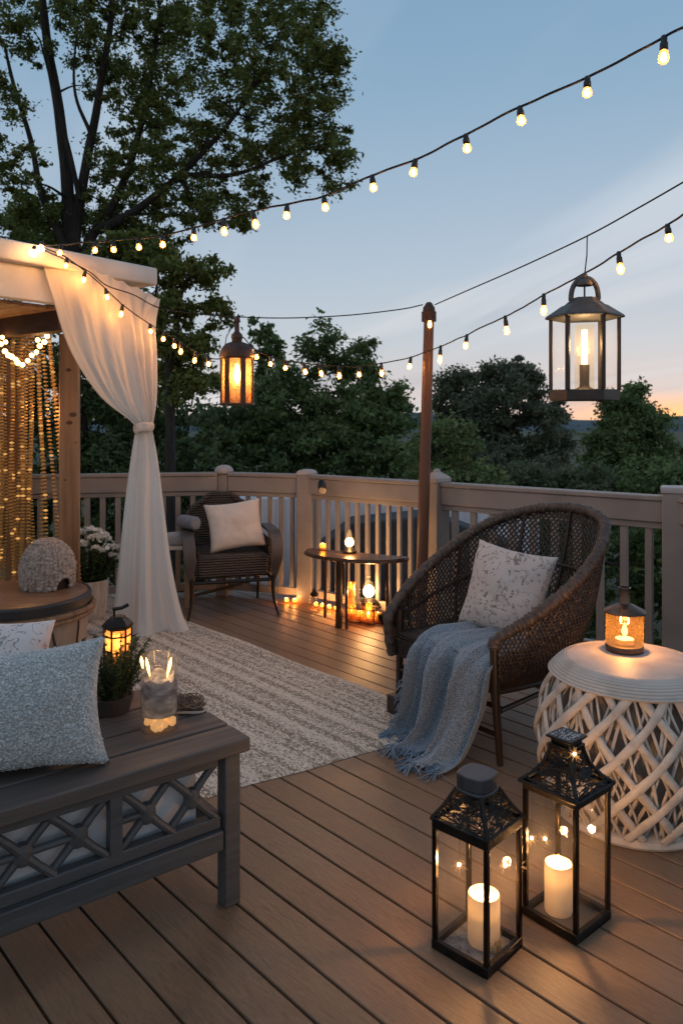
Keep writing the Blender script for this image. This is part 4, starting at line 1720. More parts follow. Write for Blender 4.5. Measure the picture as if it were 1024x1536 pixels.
# little lantern behind the rosemary
c = Vector((P(177, 1060, 2.66).x, 2.66, BZ))
t = thing('table_lantern', 'small six sided amber lantern glowing behind the rosemary on the bench', 'lantern', c, rotz=R(20))
m = MB()
m.lathe([(0.049, 0), (0.051, 0.006), (0.049, 0.014), (1e-5, 0.014)], n=6)
m.build('base', M_blackmetal, t, smooth=False)
m = MB()
HT = 0.235
for k in range(6):
    a = 2 * math.pi * k / 6
    m.box((math.cos(a) * 0.046, math.sin(a) * 0.046, HT / 2), (0.005, 0.005, HT - 0.012), Matrix.Rotation(a, 3, 'Z'))
for zz in (0.075, 0.152, 0.205, HT - 0.004):
    for k in range(6):
        a, b = 2 * math.pi * k / 6, 2 * math.pi * (k + 1) / 6
        m.beam((math.cos(a) * 0.046, math.sin(a) * 0.046, zz), (math.cos(b) * 0.046, math.sin(b) * 0.046, zz), 0.004, 0.005)
m.build('frame', M_blackmetal, t)
m = MB()
m.lathe([(0.044, 0.014), (0.044, HT)], n=6, cap=False)
m.build('glass', glass('amber_pane', (1.0, 0.66, 0.28), 0.06, haze=0.5, hcol=(1.0, 0.66, 0.28)), t, smooth=False)
m = MB()
m.lathe([(0.053, HT), (0.053, HT + 0.008), (0.036, HT + 0.026), (0.028, HT + 0.03), (0.026, HT + .036), (1e-5, HT + 0.036)], n=6)
m.build('roof', M_blackmetal, t, smooth=False, bevel=0.001)
m = MB()
m.tube([(-0.012, 0, HT + 0.034), (-0.012, 0, HT + 0.058)], 0.004, 8)
m.tube([(-0.018, 0, HT + 0.06), (0.012, 0.0, HT + 0.062), (0.036, 0, HT + 0.072)], 0.0065, 8)
m.build('handle', M_blackmetal, t)
m = MB()
m.lathe([(0.020, 0.015), (0.020, 0.14), (1e-5, 0.145)], n=14)
m.build('candle', M_wax, t)
m = MB()
m.lathe([(1e-5, 0.15), (0.006, 0.163), (0.0075, 0.172), (0.005, 0.19), (1e-5, 0.205)], n=10)
m.build('flame', M_flame, t)
lamp('candle_light', (0, 0, 0.18), 1.5, WARM, 0.012, t)

# ------------------------------------------------------------------ round wooden table, pouf, flower pot
c = Vector((-1.92, 4.53, 0))
t = thing('drum_table', 'round wooden drum table with dark rim and bamboo band under the knitted pouf', 'table', c)
TZ = 0.42
m = MB()
m.lathe([(1e-5, TZ - 0.02), (0.405, TZ - 0.02), (0.405, TZ - 0.004), (0.398, TZ), (1e-5, TZ)], n=56)
m.build('top', mat('table_top', (0.27, 0.14, 0.075), 0.35, col2=(0.16, 0.075, 0.04), ns=6, stretch=(0.6, 5, 1)), t)
m = MB()
m.lathe([(0.400, TZ - 0.062), (0.424, TZ - 0.058), (0.426, TZ - 0.012), (0.418, TZ - 0.001), (0.406, TZ + 0.001), (0.400, TZ - 0.004)], n=56, cap=False)
m.build('rim', mat('dark_rim', (0.02, 0.019, 0.021), 0.4), t)
m = MB()
for zz, rr_ in ((TZ - 0.082, 0.434), (TZ - 0.112, 0.428)):
    m.tube([(math.cos(a) * rr_, math.sin(a) * rr_, zz) for a in np.linspace(0, 2 * math.pi, 72, endpoint=False)], 0.017, 8, closed=True)
for k in range(26):
    a = k * 2 * math.pi / 26 + 0.1
    m.ball((math.cos(a) * 0.436, math.sin(a) * 0.436, TZ - 0.082), 0.0185, 8, 6)
m.build('bamboo_band', mat('bamboo', (0.27, 0.15, 0.07), 0.5, col2=(0.15, 0.07, 0.03), ns=25, bump=0.2, bs=60), t)
m = MB()
prof = [(1e-5, 0.0), (0.36, 0.0), (0.375, 0.02), (0.392, 0.13), (0.405, 0.24), (0.408, TZ - 0.12), (0.398, TZ - 0.065), (1e-5, TZ - 0.064)]
m.lathe(prof, n=64)
m.build('body', mat('hide_body', (0.37, 0.27, 0.20), 0.75, col2=(0.27, 0.19, 0.135), ns=7, stretch=(2, 2, 0.5), bump=0.3, bs=18, bstretch=(3, 3, 0.3)), t)
m = MB()
pts = []
for a0, z0_ in ((-1.35, 0.30), (-1.1, 0.315), (-0.85, 0.31), (-0.72, 0.28), (-0.66, 0.20), (-0.6, 0.13), (-0.5, 0.10), (-0.35, 0.11), (-0.2, 0.15)):
    q = 0.404
    pts.append(Vector((math.cos(a0) * q, math.sin(a0) * q, z0_)))
m.tube(cat_rom(pts, 40), 0.007, 6)
for a0 in (-0.22, -1.6, -2.4):
    m.tube([Vector((math.cos(a0) * q_, math.sin(a0) * q_, z_)) for q_, z_ in ((0.378, 0.02), (0.396, 0.13), (0.409, 0.24), (0.412, 0.31))], 0.005, 6)
m.build('seam_cord', mat('seam_cord', (0.05, 0.03, 0.02), 0.8), t)


def pouf():
    c = Vector((P(72, 887, 4.70).x, 4.70, TZ))
    t = thing('knit_pouf', 'chunky knitted beige pet cave with a dark arched opening', 'pouf', c)
    rows = []
    nu, nv = 190, 44
    ribs = 38
    hole_a, hole_z = -0.55, 0.055
    m = MB()
    R0, H0 = 0.168, 0.30
    for i in range(nv + 1):
        s = i / nv
        th = s * 2.35
        row = []
        for j in range(nu):
            a = 2 * math.pi * j / nu
            r_ = R0 * (math.sin(math.pi * (0.10 + 0.52 * (1 - s)) / 0.62 * 0.62) ** 0.6 if False else 1)
            # egg shaped dome, gathered at the crown
            zz = H0 * (1 - (1 - s) ** 1.0)
            k = 1 - (zz / H0) ** 2.6
            r_ = R0 * max(0.0, k) ** 0.5 * (1 - 0.16 * (1 - s) ** 3)
            row_ph = s * 30
            br = 0.0100 * abs(math.sin(a * ribs / 2)) + 0.0045 * math.sin(row_ph * 2 * math.pi / 1.0 + (0 if int(a * ribs / (2 * math.pi)) % 2 else 1.5)) * abs(math.sin(a * ribs / 2)) + 0.010 * mnoise.noise(Vector((math.cos(a) * 9, math.sin(a) * 9, s * 12)))
            r2 = r_ + br
            if k <= 0.0:
                r2 = 0.0
            q = Vector((math.cos(a) * r2, math.sin(a) * r2, zz + 0.01 * mnoise.noise(Vector((a * 2, s * 3, 1)))))
            # press the wool in at the opening
            row.append(q)
        rows.append(row)
    # cut the opening: leave out the faces inside the arch
    vs = [p for r_ in rows for p in r_]
    fs = []
    w_ = nu
    for i in range(nv):
        for j in range(nu):
            j2 = (j + 1) % nu
            p = rows[i][j]
            a = math.atan2(p.y, p.x)
            da = (a - hole_a)
            if (da / 0.38) ** 2 + ((p.z - 0.008) / 0.070) ** 2 < 1 and True:
                continue
            fs.append((i * w_ + j, i * w_ + j2, (i + 1) * w_ + j2, (i + 1) * w_ + j))
    m.add(vs, fs)
    M_knit = mat('chunky_wool', (0.47, 0.38, 0.315), 0.95, col2=(0.26, 0.195, 0.16), ns=55, lo=0.42, hi=0.66, bump=0.8, bs=110, bkind='voronoi', bdist=0.006)
    m.build('wool', M_knit, t, angle=180)
    # thick lip round the opening and a dark plug for the shade inside
    m = MB()
    pts = []
    for q in np.linspace(0, math.pi, 26):
        a = hole_a + 0.38 * math.cos(q)
        zz = 0.008 + 0.070 * math.sin(q)
        rr_ = R0 * (1 - (zz / H0) ** 2.6) ** 0.5 * (1 - 0.16 * (1 - zz / H0) ** 3) + 0.004
        pts.append(Vector((math.cos(a) * rr_, math.sin(a) * rr_, zz)))
    m.tube(pts, [0.010 + 0.003 * math.sin(i * 2.2) for i in range(26)], 8)
    m.build('lip', M_knit, t)
    m = MB()
    m.lathe([(1e-5, 0.004), (0.128, 0.004), (0.132, 0.08), (0.11, 0.16), (0.05, 0.21), (1e-5, 0.22)], n=24)
    m.build('inner_shade', mat('cave_shade', (0.035, 0.02, 0.014), 0.9), t)  # near-black colour stands for the shade inside the opening
    # drooping yarn knots at the hem
    for a, l_ in ((-1.15, 0.02), (-1.5, 0.012), (-0.2, 0.012), (-2.1, 0.014), (-0.95, 0.01)):
        m = MB()
        m.ball((math.cos(a) * 0.152, math.sin(a) * 0.152, 0.014), 0.015, 8, 6, sz=0.95)
        m.build('yarn_knot', M_knit, t)
    m = MB()
    m.lathe([(0.0, 0.272), (0.03, 0.276), (0.042, 0.288), (0.034, 0.303), (0.016, 0.306), (1e-5, 0.296)], (-0.03, -0.05, -0.012), 14)
    m.build('gathered_crown', M_knit, t)


pouf()


def flower_pot():
    c = Vector((-1.83, 5.56, 0.0))
    t = thing('flower_pot', 'white flowering plant in a pale woven pot beside the curtain', 'plant', c)
    m = MB()
    m.lathe([(1e-5, 0), (0.105, 0), (0.122, 0.05), (0.136, 0.18), (0.139, 0.275), (0.143, 0.285), (0.131, 0.287), (0.127, 0.26), (1e-5, 0.26)], n=60)
    for i, v in enumerate(m.v):
        k = 1 + 0.012 * math.sin(i % 60 / 60 * 2 * math.pi * 30)
        m.v[i] = (v[0] * k, v[1] * k, v[2])
    m.build('pot', mat('woven_pot', (0.66, 0.60, 0.53), 0.9, col2=(0.44, 0.38, 0.33), ns=40, stretch=(1, 1, 0.2), bump=0.6, bs=70, bstretch=(1, 1, 2)), t)
    rr = random.Random(8)
    cs, rs_ = [], []
    m = MB()
    heads = []
    for k in range(64):
        a = rr.random() * 6.28
        el = rr.random()
        d = Vector((math.cos(a) * math.sqrt(el), math.sin(a) * math.sqrt(el), 0))
        top = d * 0.225 + Vector((0, 0, 0.22 + 0.43 * (1 - 0.55 * el)))
        b0 = d * 0.07 + Vector((0, 0, 0.24))
        mid = b0.lerp(top, 0.55) + d * 0.03
        m.tube([b0, mid, top], [0.003, 0.0024, 0.0016], 4)
        for i in range(7):
            cs.append(b0.lerp(top, 0.15 + 0.8 * i / 6) + d * 0.02)
            rs_.append(0.035)
        if el < 1.0:
            heads.append((top, d))
    m.build('stems', M_stem2, t)
    leaf_cloud('foliage', cs, rs_, 11, 0.036, leafmat('pot_leaf', [(0.02, 0.045, 0.012), (0.05, 0.085, 0.025), (0.10, 0.13, 0.05)], 0.3), t, None, 3, 1, 0.34)
    m = MB()
    for top, d in heads:
        for q in range(rr.randint(7, 13)):
            p = top + Vector((rr.uniform(-.028, .028), rr.uniform(-.028, .028), rr.uniform(-.012, .018)))
            n_ = (Vector((rr.uniform(-1, 1), rr.uniform(-1.2, .6), rr.uniform(.4, 1.5)))).normalized()
            u_ = n_.orthogonal().normalized()
            w_ = n_.cross(u_)
            s_ = rr.uniform(0.012, 0.019)
            for pe in range(5):
                a = pe * 1.2566 + rr.random() * .2
                e1 = (u_ * math.cos(a) + w_ * math.sin(a))
                e2 = (u_ * math.cos(a + 0.5) + w_ * math.sin(a + 0.5))
                e0 = (u_ * math.cos(a - 0.5) + w_ * math.sin(a - 0.5))
                m.add([p, p + e0 * s_ * .75 + n_ * .002, p + e1 * s_ * 1.15 + n_ * .003, p + e2 * s_ * .75 + n_ * .002], [(0, 1, 2, 3)])
    m.build('blossoms', leafmat('white_petal', [(0.66, 0.66, 0.58), (0.82, 0.81, 0.76), (0.9, 0.89, 0.86)], 0.4, 0.7), t)


M_stem2 = mat('stem_mat', (0.06, 0.08, 0.03), 0.8)
flower_pot()

# ------------------------------------------------------------------ dark wicker armchair on the left
def weave_mat(name, dark, light, sx, sy, rot=0.0):
    """flat plaited cane: crossing strands as bump and colour"""
    m, nt, b, out = new_mat(name)
    tc = nd(nt, 'ShaderNodeTexCoord')
    mp = nd(nt, 'ShaderNodeMapping')
    mp.inputs['Rotation'].default_value = (0, R(rot), R(rot))
    nt.links.new(tc.outputs['Object'], mp.inputs['Vector'])
    ws = []
    for dr, s_ in (('X', sx), ('Z', sy), ('Y', sx)):
        wv = nd(nt, 'ShaderNodeTexWave', bands_direction=dr)
        wv.inputs['Scale'].default_value = s_
        wv.inputs['Distortion'].default_value = 1.2
        wv.inputs['Detail'].default_value = 1
        nt.links.new(mp.outputs[0], wv.inputs['Vector'])
        ws.append(wv.outputs['Fac'])
    ad = nd(nt, 'ShaderNodeMath', operation='ADD')
    nt.links.new(ws[0], ad.inputs[0])
    nt.links.new(ws[2], ad.inputs[1])
    mu = nd(nt, 'ShaderNodeMath', operation='MULTIPLY')
    nt.links.new(ad.outputs[0], mu.inputs[0])
    nt.links.new(ws[1], mu.inputs[1])
    mx = nd(nt, 'ShaderNodeMix', data_type='RGBA')
    mx.inputs['A'].default_value = rgba(dark)
    mx.inputs['B'].default_value = rgba(light)
    nt.links.new(mu.outputs[0], mx.inputs['Factor'])
    nt.links.new(mx.outputs['Result'], b.inputs['Base Color'])
    b.inputs['Roughness'].default_value = 0.5
    bp = nd(nt, 'ShaderNodeBump')
    bp.inputs['Strength'].default_value = 1.0
    bp.inputs['Distance'].default_value = 0.012
    nt.links.new(mu.outputs[0], bp.inputs['Height'])
    nt.links.new(bp.outputs[0], b.inputs['Normal'])
    return m


def armchair():
    o = Vector((-0.79, 5.60, 0))
    xd = Vector((0.66, 0.20, 0)).normalized()
    rz = math.atan2(xd.y, xd.x)
    t = thing('armchair', 'dark wicker armchair with curved metal legs and flat arms by the corner post', 'armchair', o, rotz=rz)
    wv = weave_mat('dark_weave', (0.012, 0.009, 0.007), (0.13, 0.095, 0.07), 14, 17)
    fr = mat('dark_frame', (0.022, 0.018, 0.016), 0.4, 0.5)
    ar = mat('arm_strap', (0.085, 0.068, 0.06), 0.42, col2=(0.06, 0.047, 0.042), ns=8)
    m = MB()
    # seat box with woven front
    m.box((0, 0.26, 0.365), (0.62, 0.50, 0.17))
    s = m.build('seat', wv, t, bevel=0.03, seg=3)
    # back: curved shell, rounded top, leaning back
    m = MB()
    rows = []
    for side in (0, 1):
        g = []
        for i in range(22):
            v = i / 21
            z_ = 0.34 + 0.50 * v
            half = 0.33 if v < 0.55 else 0.33 * (1 - 0.5 * ((v - 0.55) / 0.45) ** 2.4)
            row = []
            for j in range(30):
                u = -1 + 2 * j / 29
                zz = z_ - (0.045 * abs(u) ** 3 * v)
                y = 0.47 + 0.11 * v - 0.05 * u * u + (0.05 if side else 0)
                row.append(Vector((half * u - 0.02, y, zz)))
            g.append(row)
        rows.append(g)
    m.grid(rows[0])
    m.grid([list(reversed(r_)) for r_ in rows[1]])
    a, b = rows
    for i in range(21):
        m.add([a[i][0], b[i][0], b[i + 1][0], a[i + 1][0]], [(0, 1, 2, 3)])
        m.add([a[i][-1], a[i + 1][-1], b[i + 1][-1], b[i][-1]], [(0, 1, 2, 3)])
    m.add(a[-1] + b[-1], [(j, j + 1, 30 + j + 1, 30 + j) for j in range(29)])
    m.build('back', wv, t, angle=60)
    m = MB()
    edge = [r_[0] for r_ in a] + a[-1] + [r_[-1] for r_ in reversed(a)]
    m.tube([p + Vector((0, 0.025, 0)) for p in edge], 0.026, 8)
    m.build('back_rim', wv, t)
    for sg in (-1, 1):
        m = MB()
        # woven side under the arm
        m.box((sg * 0.335, 0.29, 0.42), (0.035, 0.42, 0.26))
        m.build('arm_panel', wv, t, bevel=0.012)
        m = MB()
        # flat strap: over the arm top, curling down the front into the leg
        path = [(0.50, 0.60), (0.38, 0.615), (0.2, 0.612), (0.08, 0.60), (0.01, 0.57), (-0.03, 0.51), (-0.035, 0.43), (-0.015, 0.34), (0.0, 0.27)]
        pts = cat_rom([Vector((sg * (0.355 + 0.018 * math.sin(i / 8 * math.pi)), y, z_)) for i, (y, z_) in enumerate(path)], 40)
        rows2 = []
        for i, p in enumerate(pts):
            w_ = 0.052 * (1 if i < 30 else max(0.35, 1 - (i - 30) / 14))
            tn = (pts[min(i + 1, 39)] - pts[max(i - 1, 0)]).normalized()
            nr = Vector((0, -tn.z, tn.y)) * 0.011
            rows2.append([p + Vector((-w_, 0, 0)) + nr, p + Vector((w_, 0, 0)) + nr, p + Vector((w_, 0, 0)) - nr, p + Vector((-w_, 0, 0)) - nr])
        m.grid(rows2, closed=True)
        m.build('arm', ar, t, bevel=0.006)
        # legs: front sabre legs, rear legs raked
        m = MB()
        m.tube(cat_rom([(sg * 0.35, 0.0, 0.30), (sg * 0.345, 0.0, 0.20), (sg * 0.355, -0.012, 0.10), (sg * 0.385, -0.045, 0.0)], 16), np.linspace(0.02, 0.011, 16), 10)
        m.build('leg', fr, t)
        m = MB()
        m.tube(cat_rom([(sg * 0.33, 0.50, 0.32), (sg * 0.33, 0.52, 0.15), (sg * 0.33, 0.56, 0.0)], 10), np.linspace(0.018, 0.011, 10), 8)
        m.build('leg', fr, t)
    m = MB()
    m.tube([(-0.35, 0.0, 0.262), (0.35, 0.0, 0.262)], 0.013, 8)
    m.tube([(-0.345, 0.0, 0.262), (-0.33, 0.51, 0.262)], 0.012, 8)
    m.tube([(0.345, 0.0, 0.262), (0.33, 0.51, 0.262)], 0.012, 8)
    m.tube([(-0.345, 0.0, 0.175), (0.10, 0.25, 0.18), (0.33, 0.51, 0.175)], 0.012, 8)
    for x in (-0.2, -0.07, 0.06, 0.19):
        m.tube([(x, 0.0, 0.262), (x, 0.0, 0.295)], 0.010, 6)
    m.build('stretcher', fr, t)
    t.scale = (0.86, 1, 1)
    # cushion
    q = o + xd * 0.045 + Vector((-xd.y, xd.x, 0)) * 0.19
    p = thing('armchair_cushion', 'plain cream cushion leaning in the dark wicker armchair', 'cushion', Vector((q.x, q.y, 0.645)))
    m = MB()
    nrm = Vector((0.10, -1, 0.40)).normalized()
    xx = (xd + Vector((0, 0, 0.10))).normalized()
    yy = nrm.cross(xx)
    yy = yy if yy.z > 0 else -yy
    pillow(m, 0.43, 0.38, 0.17, frame_matrix((0, 0, 0), xx, yy, nrm), seed=2, pinch=0.10, n=30, wr=0.012)
    m.build('cover', mat('cream_cloth', (0.62, 0.53, 0.46), 0.85, col2=(0.52, 0.41, 0.33), ns=7, lo=0.5, hi=0.8, bump=0.2, bs=30, sheen=0.2), p, angle=180)
    # grey roll on the left arm
    q2 = o + xd * -0.300 + Vector((-xd.y, xd.x, 0)) * 0.20
    g = thing('blanket_roll', 'grey rolled blanket lying on the left arm of the armchair', 'blanket', Vector((q2.x, q2.y, 0.628)))
    m = MB()
    yd = Vector((-xd.y, xd.x, 0))
    pts = [yd * s * 0.8 - xd * 0.35 * s + Vector((0, 0, 0.051)) for s in (-0.135, -0.13, -0.115, -0.04, 0.05, 0.12, 0.135, 0.14)]
    m.tube(pts, [0.016, 0.036, 0.048, 0.052, 0.053, 0.048, 0.036, 0.016], 18)
    for i, v in enumerate(m.v):
        k = 1 + 0.06 * mnoise.noise(Vector(v) * 14)
        m.v[i] = (v[0] * k, v[1] * k, max(0.001, v[2] * k))
    m.build('roll', mat('grey_fleece', (0.21, 0.225, 0.26), 0.95, col2=(0.16, 0.17, 0.20), ns=30, bump=0.3, bs=80), g)


armchair()
# pale stool behind the armchair
c = Vector((P(264, 800, 5.95).x, 5.95, 0))
t = thing('side_stool', 'pale wooden stool with a grey seat pad behind the armchair', 'stool', c)
m = MB()
m.box((0, 0, 0.46), (0.24, 0.2, 0.03))
for sx, sy in ((-1, -1), (1, -1), (1, 1), (-1, 1)):
    pass
m.build('seat', M_white, t, bevel=0.006)
for sx, sy in ((-1, -1), (1, -1), (1, 1), (-1, 1)):
    m = MB()
    m.box((sx * 0.10, sy * 0.08, 0.222), (0.03, 0.03, 0.444))
    m.build('leg', mat('pale_wood', (0.38, 0.28, 0.19), 0.6, col2=(0.28, 0.2, 0.13), ns=8, stretch=(3, 3, .3)), t, bevel=0.003)
m = MB()
m.lathe([(1e-5, 0.476), (0.11, 0.476), (0.128, 0.492), (0.13, 0.53), (0.115, 0.556), (0.06, 0.566), (1e-5, 0.566)], n=28, sy=0.8)
m.build('seat_pad', mat('grey_pad', (0.34, 0.34, 0.36), 0.9, bump=0.2, bs=200), t)

# ------------------------------------------------------------------ half round table by the railing
def half_table():
    L_, Rr_ = Vector((-0.235, 5.69, 0)), Vector((0.465, 5.33, 0))
    o = (L_ + Rr_) / 2
    xd = (Rr_ - L_).normalized()
    rz = math.atan2(xd.y, xd.x)
    hw = (Rr_ - L_).length / 2
    t = thing('half_round_table', 'thin half round metal table against the railing with lit jars', 'table', o, rotz=rz)
    z_ = 0.49
    mm = mat('table_bronze', (0.05, 0.028, 0.018), 0.28, 0.6, col2=(0.13, 0.07, 0.04), ns=7, stretch=(1, 4, 1))
    n_ = 40
    m = MB()
    out = [(hw * math.cos(a), -0.27 * math.sin(a) ** 0.85) for a in np.linspace(0, math.pi, n_)]
    out = [(x, y) for x, y in out]
    m.prism([(x, y) for x, y in reversed(out)], z_ - 0.014, z_)
    m.build('top', mm, t, bevel=0.003)
    m = MB()
    m.tube([(x, y, z_ - 0.016) for x, y in out], 0.010, 8, closed=True)
    m.build('edge', mm, t)
    for nm, x, y, w_ in (('leg', -0.03, -0.235, 0.028), ('leg', 0.035, -0.245, 0.012), ('leg', -0.25, -0.03, 0.016), ('leg', 0.25, -0.03, 0.016)):
        m = MB()
        m.beam((x, y, 0), (x * 0.97, y * 0.97, z_ - 0.012), w_ * 1.5, w_)
        m.build(nm, mm, t, bevel=0.002)
    return o, z_


half_table()


def votive(name, label, cat, pos, r, h, w_, group=None, glassm=None, flame=True, energy=0.5, flame_z=None):
    t = thing(name, label, cat, pos, group=group)
    m = MB()
    m.lathe([(1e-5, 0), (r * .9, 0), (r, 0.004), (r, h), (r * .94, h), (r * .92, 0.006), (1e-5, 0.006)], n=20)
    m.build('glass', glassm or M_amber, t)
    m = MB()
    m.lathe([(1e-5, 0.007), (r * .8, 0.007), (r * .8, h * .45), (1e-5, h * .45)], n=16)
    m.build('wax', M_wax, t)
    m = MB()
    fz = h * .47
    k = w_
    m.lathe([(1e-5, fz), (k * .6, fz + k * .7), (k, fz + k * 1.6), (k * .6, fz + k * 3), (1e-5, fz + k * 4.4)], n=10)
    m.build('flame', M_flame, t)
    lamp('flame_light', (0, 0, fz + k * 2), energy * 1.7, WARM, 0.012, t)
    return t


p = P(484, 822, 5.60)
votive('tea_light', 'tiny candle glowing on the left end of the half round table', 'candle', Vector((p.x, p.y, 0.4925)), 0.024, 0.045, 0.008, energy=0.8)


def bulb_jar(label, pos, r, h, e, ped=True):
    t = thing('jar_lamp', label, 'lamp', pos)
    m = MB()
    m.lathe([(1e-5, 0), (r, 0), (r, 0.012), (r * .8, 0.02), (r * .55, 0.035), (1e-5, 0.035)], n=20)
    m.build('base', M_blackmetal, t)
    m = MB()
    m.lathe([(r * .92, 0.02), (r * 1.0, h * .55), (r * .95, h * .8), (r * .6, h * .93), (r * .5, h), (1e-5, h * 1.0)], n=24, cap=False)
    m.build('glass', M_glass, t)
    m = MB()
    m.ball((0, 0, h * .45), r * .6, 14, 10, sz=1.1)
    m.build('bulb', emit('jar_bulb', (1.0, 0.56, 0.18), 30), t)
    m = MB()
    m.lathe([(r * .2, 0.034), (r * .2, h * .45 - r * .58)], n=10)
    m.build('stem', M_blackmetal, t)
    lamp('jar_light', (0, -r * 1.2, h * .5), e, WARM, 0.03, t)


p = P(524, 827, 5.48)
bulb_jar('glass jar lamp with dark foot standing on the half round table', Vector((p.x, p.y, 0.4925)), 0.050, 0.165, 4)

# cluster of glass lights under the table
o = PG(545, 934, 0.0)


def cl(px, D):
    return (px - CX) / F * D


t = thing('wire_rack', 'thin dark wire rack holding glass candles under the half round table', 'rack', Vector((cl(545, 5.46), 5.46, 0)), rotz=R(-25))
m = MB()
for zz in (0.012, 0.105):
    m.tube([(-.105, -.06, zz), (.105, -.06, zz), (.105, .06, zz), (-.105, .06, zz)], 0.0035, 6, closed=True)
for x in (-.105, 0, .105):
    m.tube([(x, -.06, 0), (x, -.06, 0.115)], 0.0035, 6)
    m.tube([(x, .06, 0), (x, .06, 0.115)], 0.0035, 6)
for x in np.linspace(-.08, .08, 7):
    m.tube([(x, -.06, .012), (x, .06, .012)], 0.002, 5)
m.build('wires', M_blackmetal, t)
bulb_jar('largest glass lamp, a tall cloche glowing under the half round table', Vector((cl(553, 5.62), 5.62, 0.10)), 0.068, 0.19, 7)
t = thing('wooden_block', 'small dark block lifting the glass cloche under the table', 'block', Vector((cl(553, 5.62), 5.62, 0)))
m = MB()
m.lathe([(1e-5, 0), (0.062, 0), (0.066, 0.01), (0.06, 0.05), (0.066, 0.09), (0.064, 0.098), (1e-5, 0.098)], n=20)
m.build('block', M_wood, t)
votive('candle_jar', 'tall amber candle jar at the left of the rack under the table', 'candle jar', Vector((cl(527, 5.50), 5.47, 0.015)), 0.030, 0.11, 0.010, energy=0.6)
votive('candle_jar', 'amber jar standing on a tall bottle beside the table leg', 'candle jar', Vector((cl(526, 5.58), 5.58, 0.158)), 0.034, 0.10, 0.013, energy=0.9)
t = thing('bottle', 'clear bottle carrying the amber jar beside the table leg', 'bottle', Vector((cl(526, 5.58), 5.58, 0)))
m = MB()
m.lathe([(1e-5, 0), (0.034, 0), (0.036, 0.006), (0.036, 0.10), (0.026, 0.13), (0.026, 0.155), (1e-5, 0.156)], n=18)
m.build('glass', M_amber, t)
votive('votive', 'small amber votive in the middle of the rack', 'candle', Vector((cl(540, 5.46), 5.45, 0.015)), 0.029, 0.072, 0.010, energy=0.5)
votive('votive', 'squat amber votive at the front right of the rack', 'candle', Vector((cl(552, 5.42), 5.41, 0.015)), 0.034, 0.062, 0.012, energy=0.6)
votive('votive', 'slim amber votive behind the squat one in the rack', 'candle', Vector((cl(553, 5.50), 5.485, 0.015)), 0.024, 0.115, 0.009, energy=0.5)
votive('votive', 'amber votive on the deck to the right of the rack', 'candle', Vector((cl(566, 5.48), 5.44, 0.0)), 0.030, 0.075, 0.011, energy=0.6)
# tuft of leaves right of the lights
c = Vector((cl(576, 5.42), 5.42, 0))
t = thing('small_plant', 'low tuft of leaves beside the lights under the table', 'plant', c)
m = MB()
m.lathe([(1e-5, 0), (0.025, 0), (0.03, 0.03), (1e-5, 0.032)], n=12)
m.build('pot', M_blackmetal, t)
leaf_cloud('leaves', [(0, 0, 0.05), (0.03, 0, 0.06), (-0.03, 0, 0.05)], [0.04, 0.035, 0.035], 45, 0.035, M_herb, t, None, 6)

# tea lights along the deck edge
rd = (RAIL[3] - RAIL[2])
L23 = rd.length
rd = rd.normalized()
rn = Vector((rd.y, -rd.x, 0))
teas = []
for px in (474, 484, 494, 504):
    # on the line just inside the balusters
    best = min(np.linspace(0.0, L23, 400), key=lambda s: abs(((RAIL[2] + rd * s + rn * 0.10).x / (RAIL[2] + rd * s + rn * 0.10).y * F + CX) - px))
    teas.append(RAIL[2] + rd * float(best) + rn * 0.10)
names = ['tea light nearest the round capped post in the row at the deck edge', 'second tea light from the round capped post along the deck edge', 'third tea light from the round capped post along the deck edge', 'tea light nearest the table leg in the row at the deck edge']
r12 = (RAIL[2] - RAIL[1]).normalized()
n12 = Vector((r12.y, -r12.x, 0))
for px, lb in ((430, 'tea light at the deck edge next to the armchair leg'), (442, 'tea light at the deck edge left of the round capped post')):
    best = min(np.linspace(0.0, 0.8, 400), key=lambda s: abs(((RAIL[1] + r12 * s + n12 * 0.10).x / (RAIL[1] + r12 * s + n12 * 0.10).y * F + CX) - px))
    teas.append(RAIL[1] + r12 * float(best) + n12 * 0.10)
    names.append(lb)
for q, lb in zip(teas, names):
    votive('tea_light', lb, 'candle', q, 0.016, 0.034, 0.0065, group='tea lights along the deck edge', energy=0.9)
# lidded jar at the post foot
c = Vector((cl(471, 5.72), 5.74, 0))
t = thing('jar', 'clear glass jar with dark cap at the foot of the railing post', 'jar', c)
m = MB()
m.lathe([(1e-5, 0), (0.034, 0), (0.038, 0.006), (0.038, 0.105), (0.028, 0.12), (0.028, 0.128), (0.025, 0.128), (0.025, 0.118), (0.035, 0.10), (0.035, 0.008), (1e-5, 0.008)], n=20)
m.build('glass', M_glass, t)
m = MB()
m.lathe([(0.030, 0.122), (0.031, 0.14), (0.02, 0.152), (0.006, 0.175), (1e-5, 0.177)], n=16)
m.build('cap', M_blackmetal, t)

# ------------------------------------------------------------------ wicker barrel chair on the right
CO = Vector((0.475, 3.49, 0))
CA = math.atan2(-0.825, 0.566)
CXD, CYD = Vector((0.566, -0.825, 0)), Vector((0.825, 0.566, 0))


def CW(x, y, z):
    return CO + CXD * x + CYD * y + Vector((0, 0, z))


M_cane = mat('brown_cane', (0.058, 0.037, 0.026), 0.42, col2=(0.026, 0.016, 0.012), ns=60, bump=0.2, bs=160)
M_canerim = mat('wrapped_rim', (0.098, 0.066, 0.048), 0.48, col2=(0.04, 0.026, 0.019), ns=45, stretch=(1, 1, 1), bump=1.0, bs=55, bdist=0.006)
M_legw = mat('dark_chair_leg', (0.045, 0.022, 0.012), 0.4, col2=(0.02, 0.011, 0.007), ns=9, stretch=(3, 3, .4))


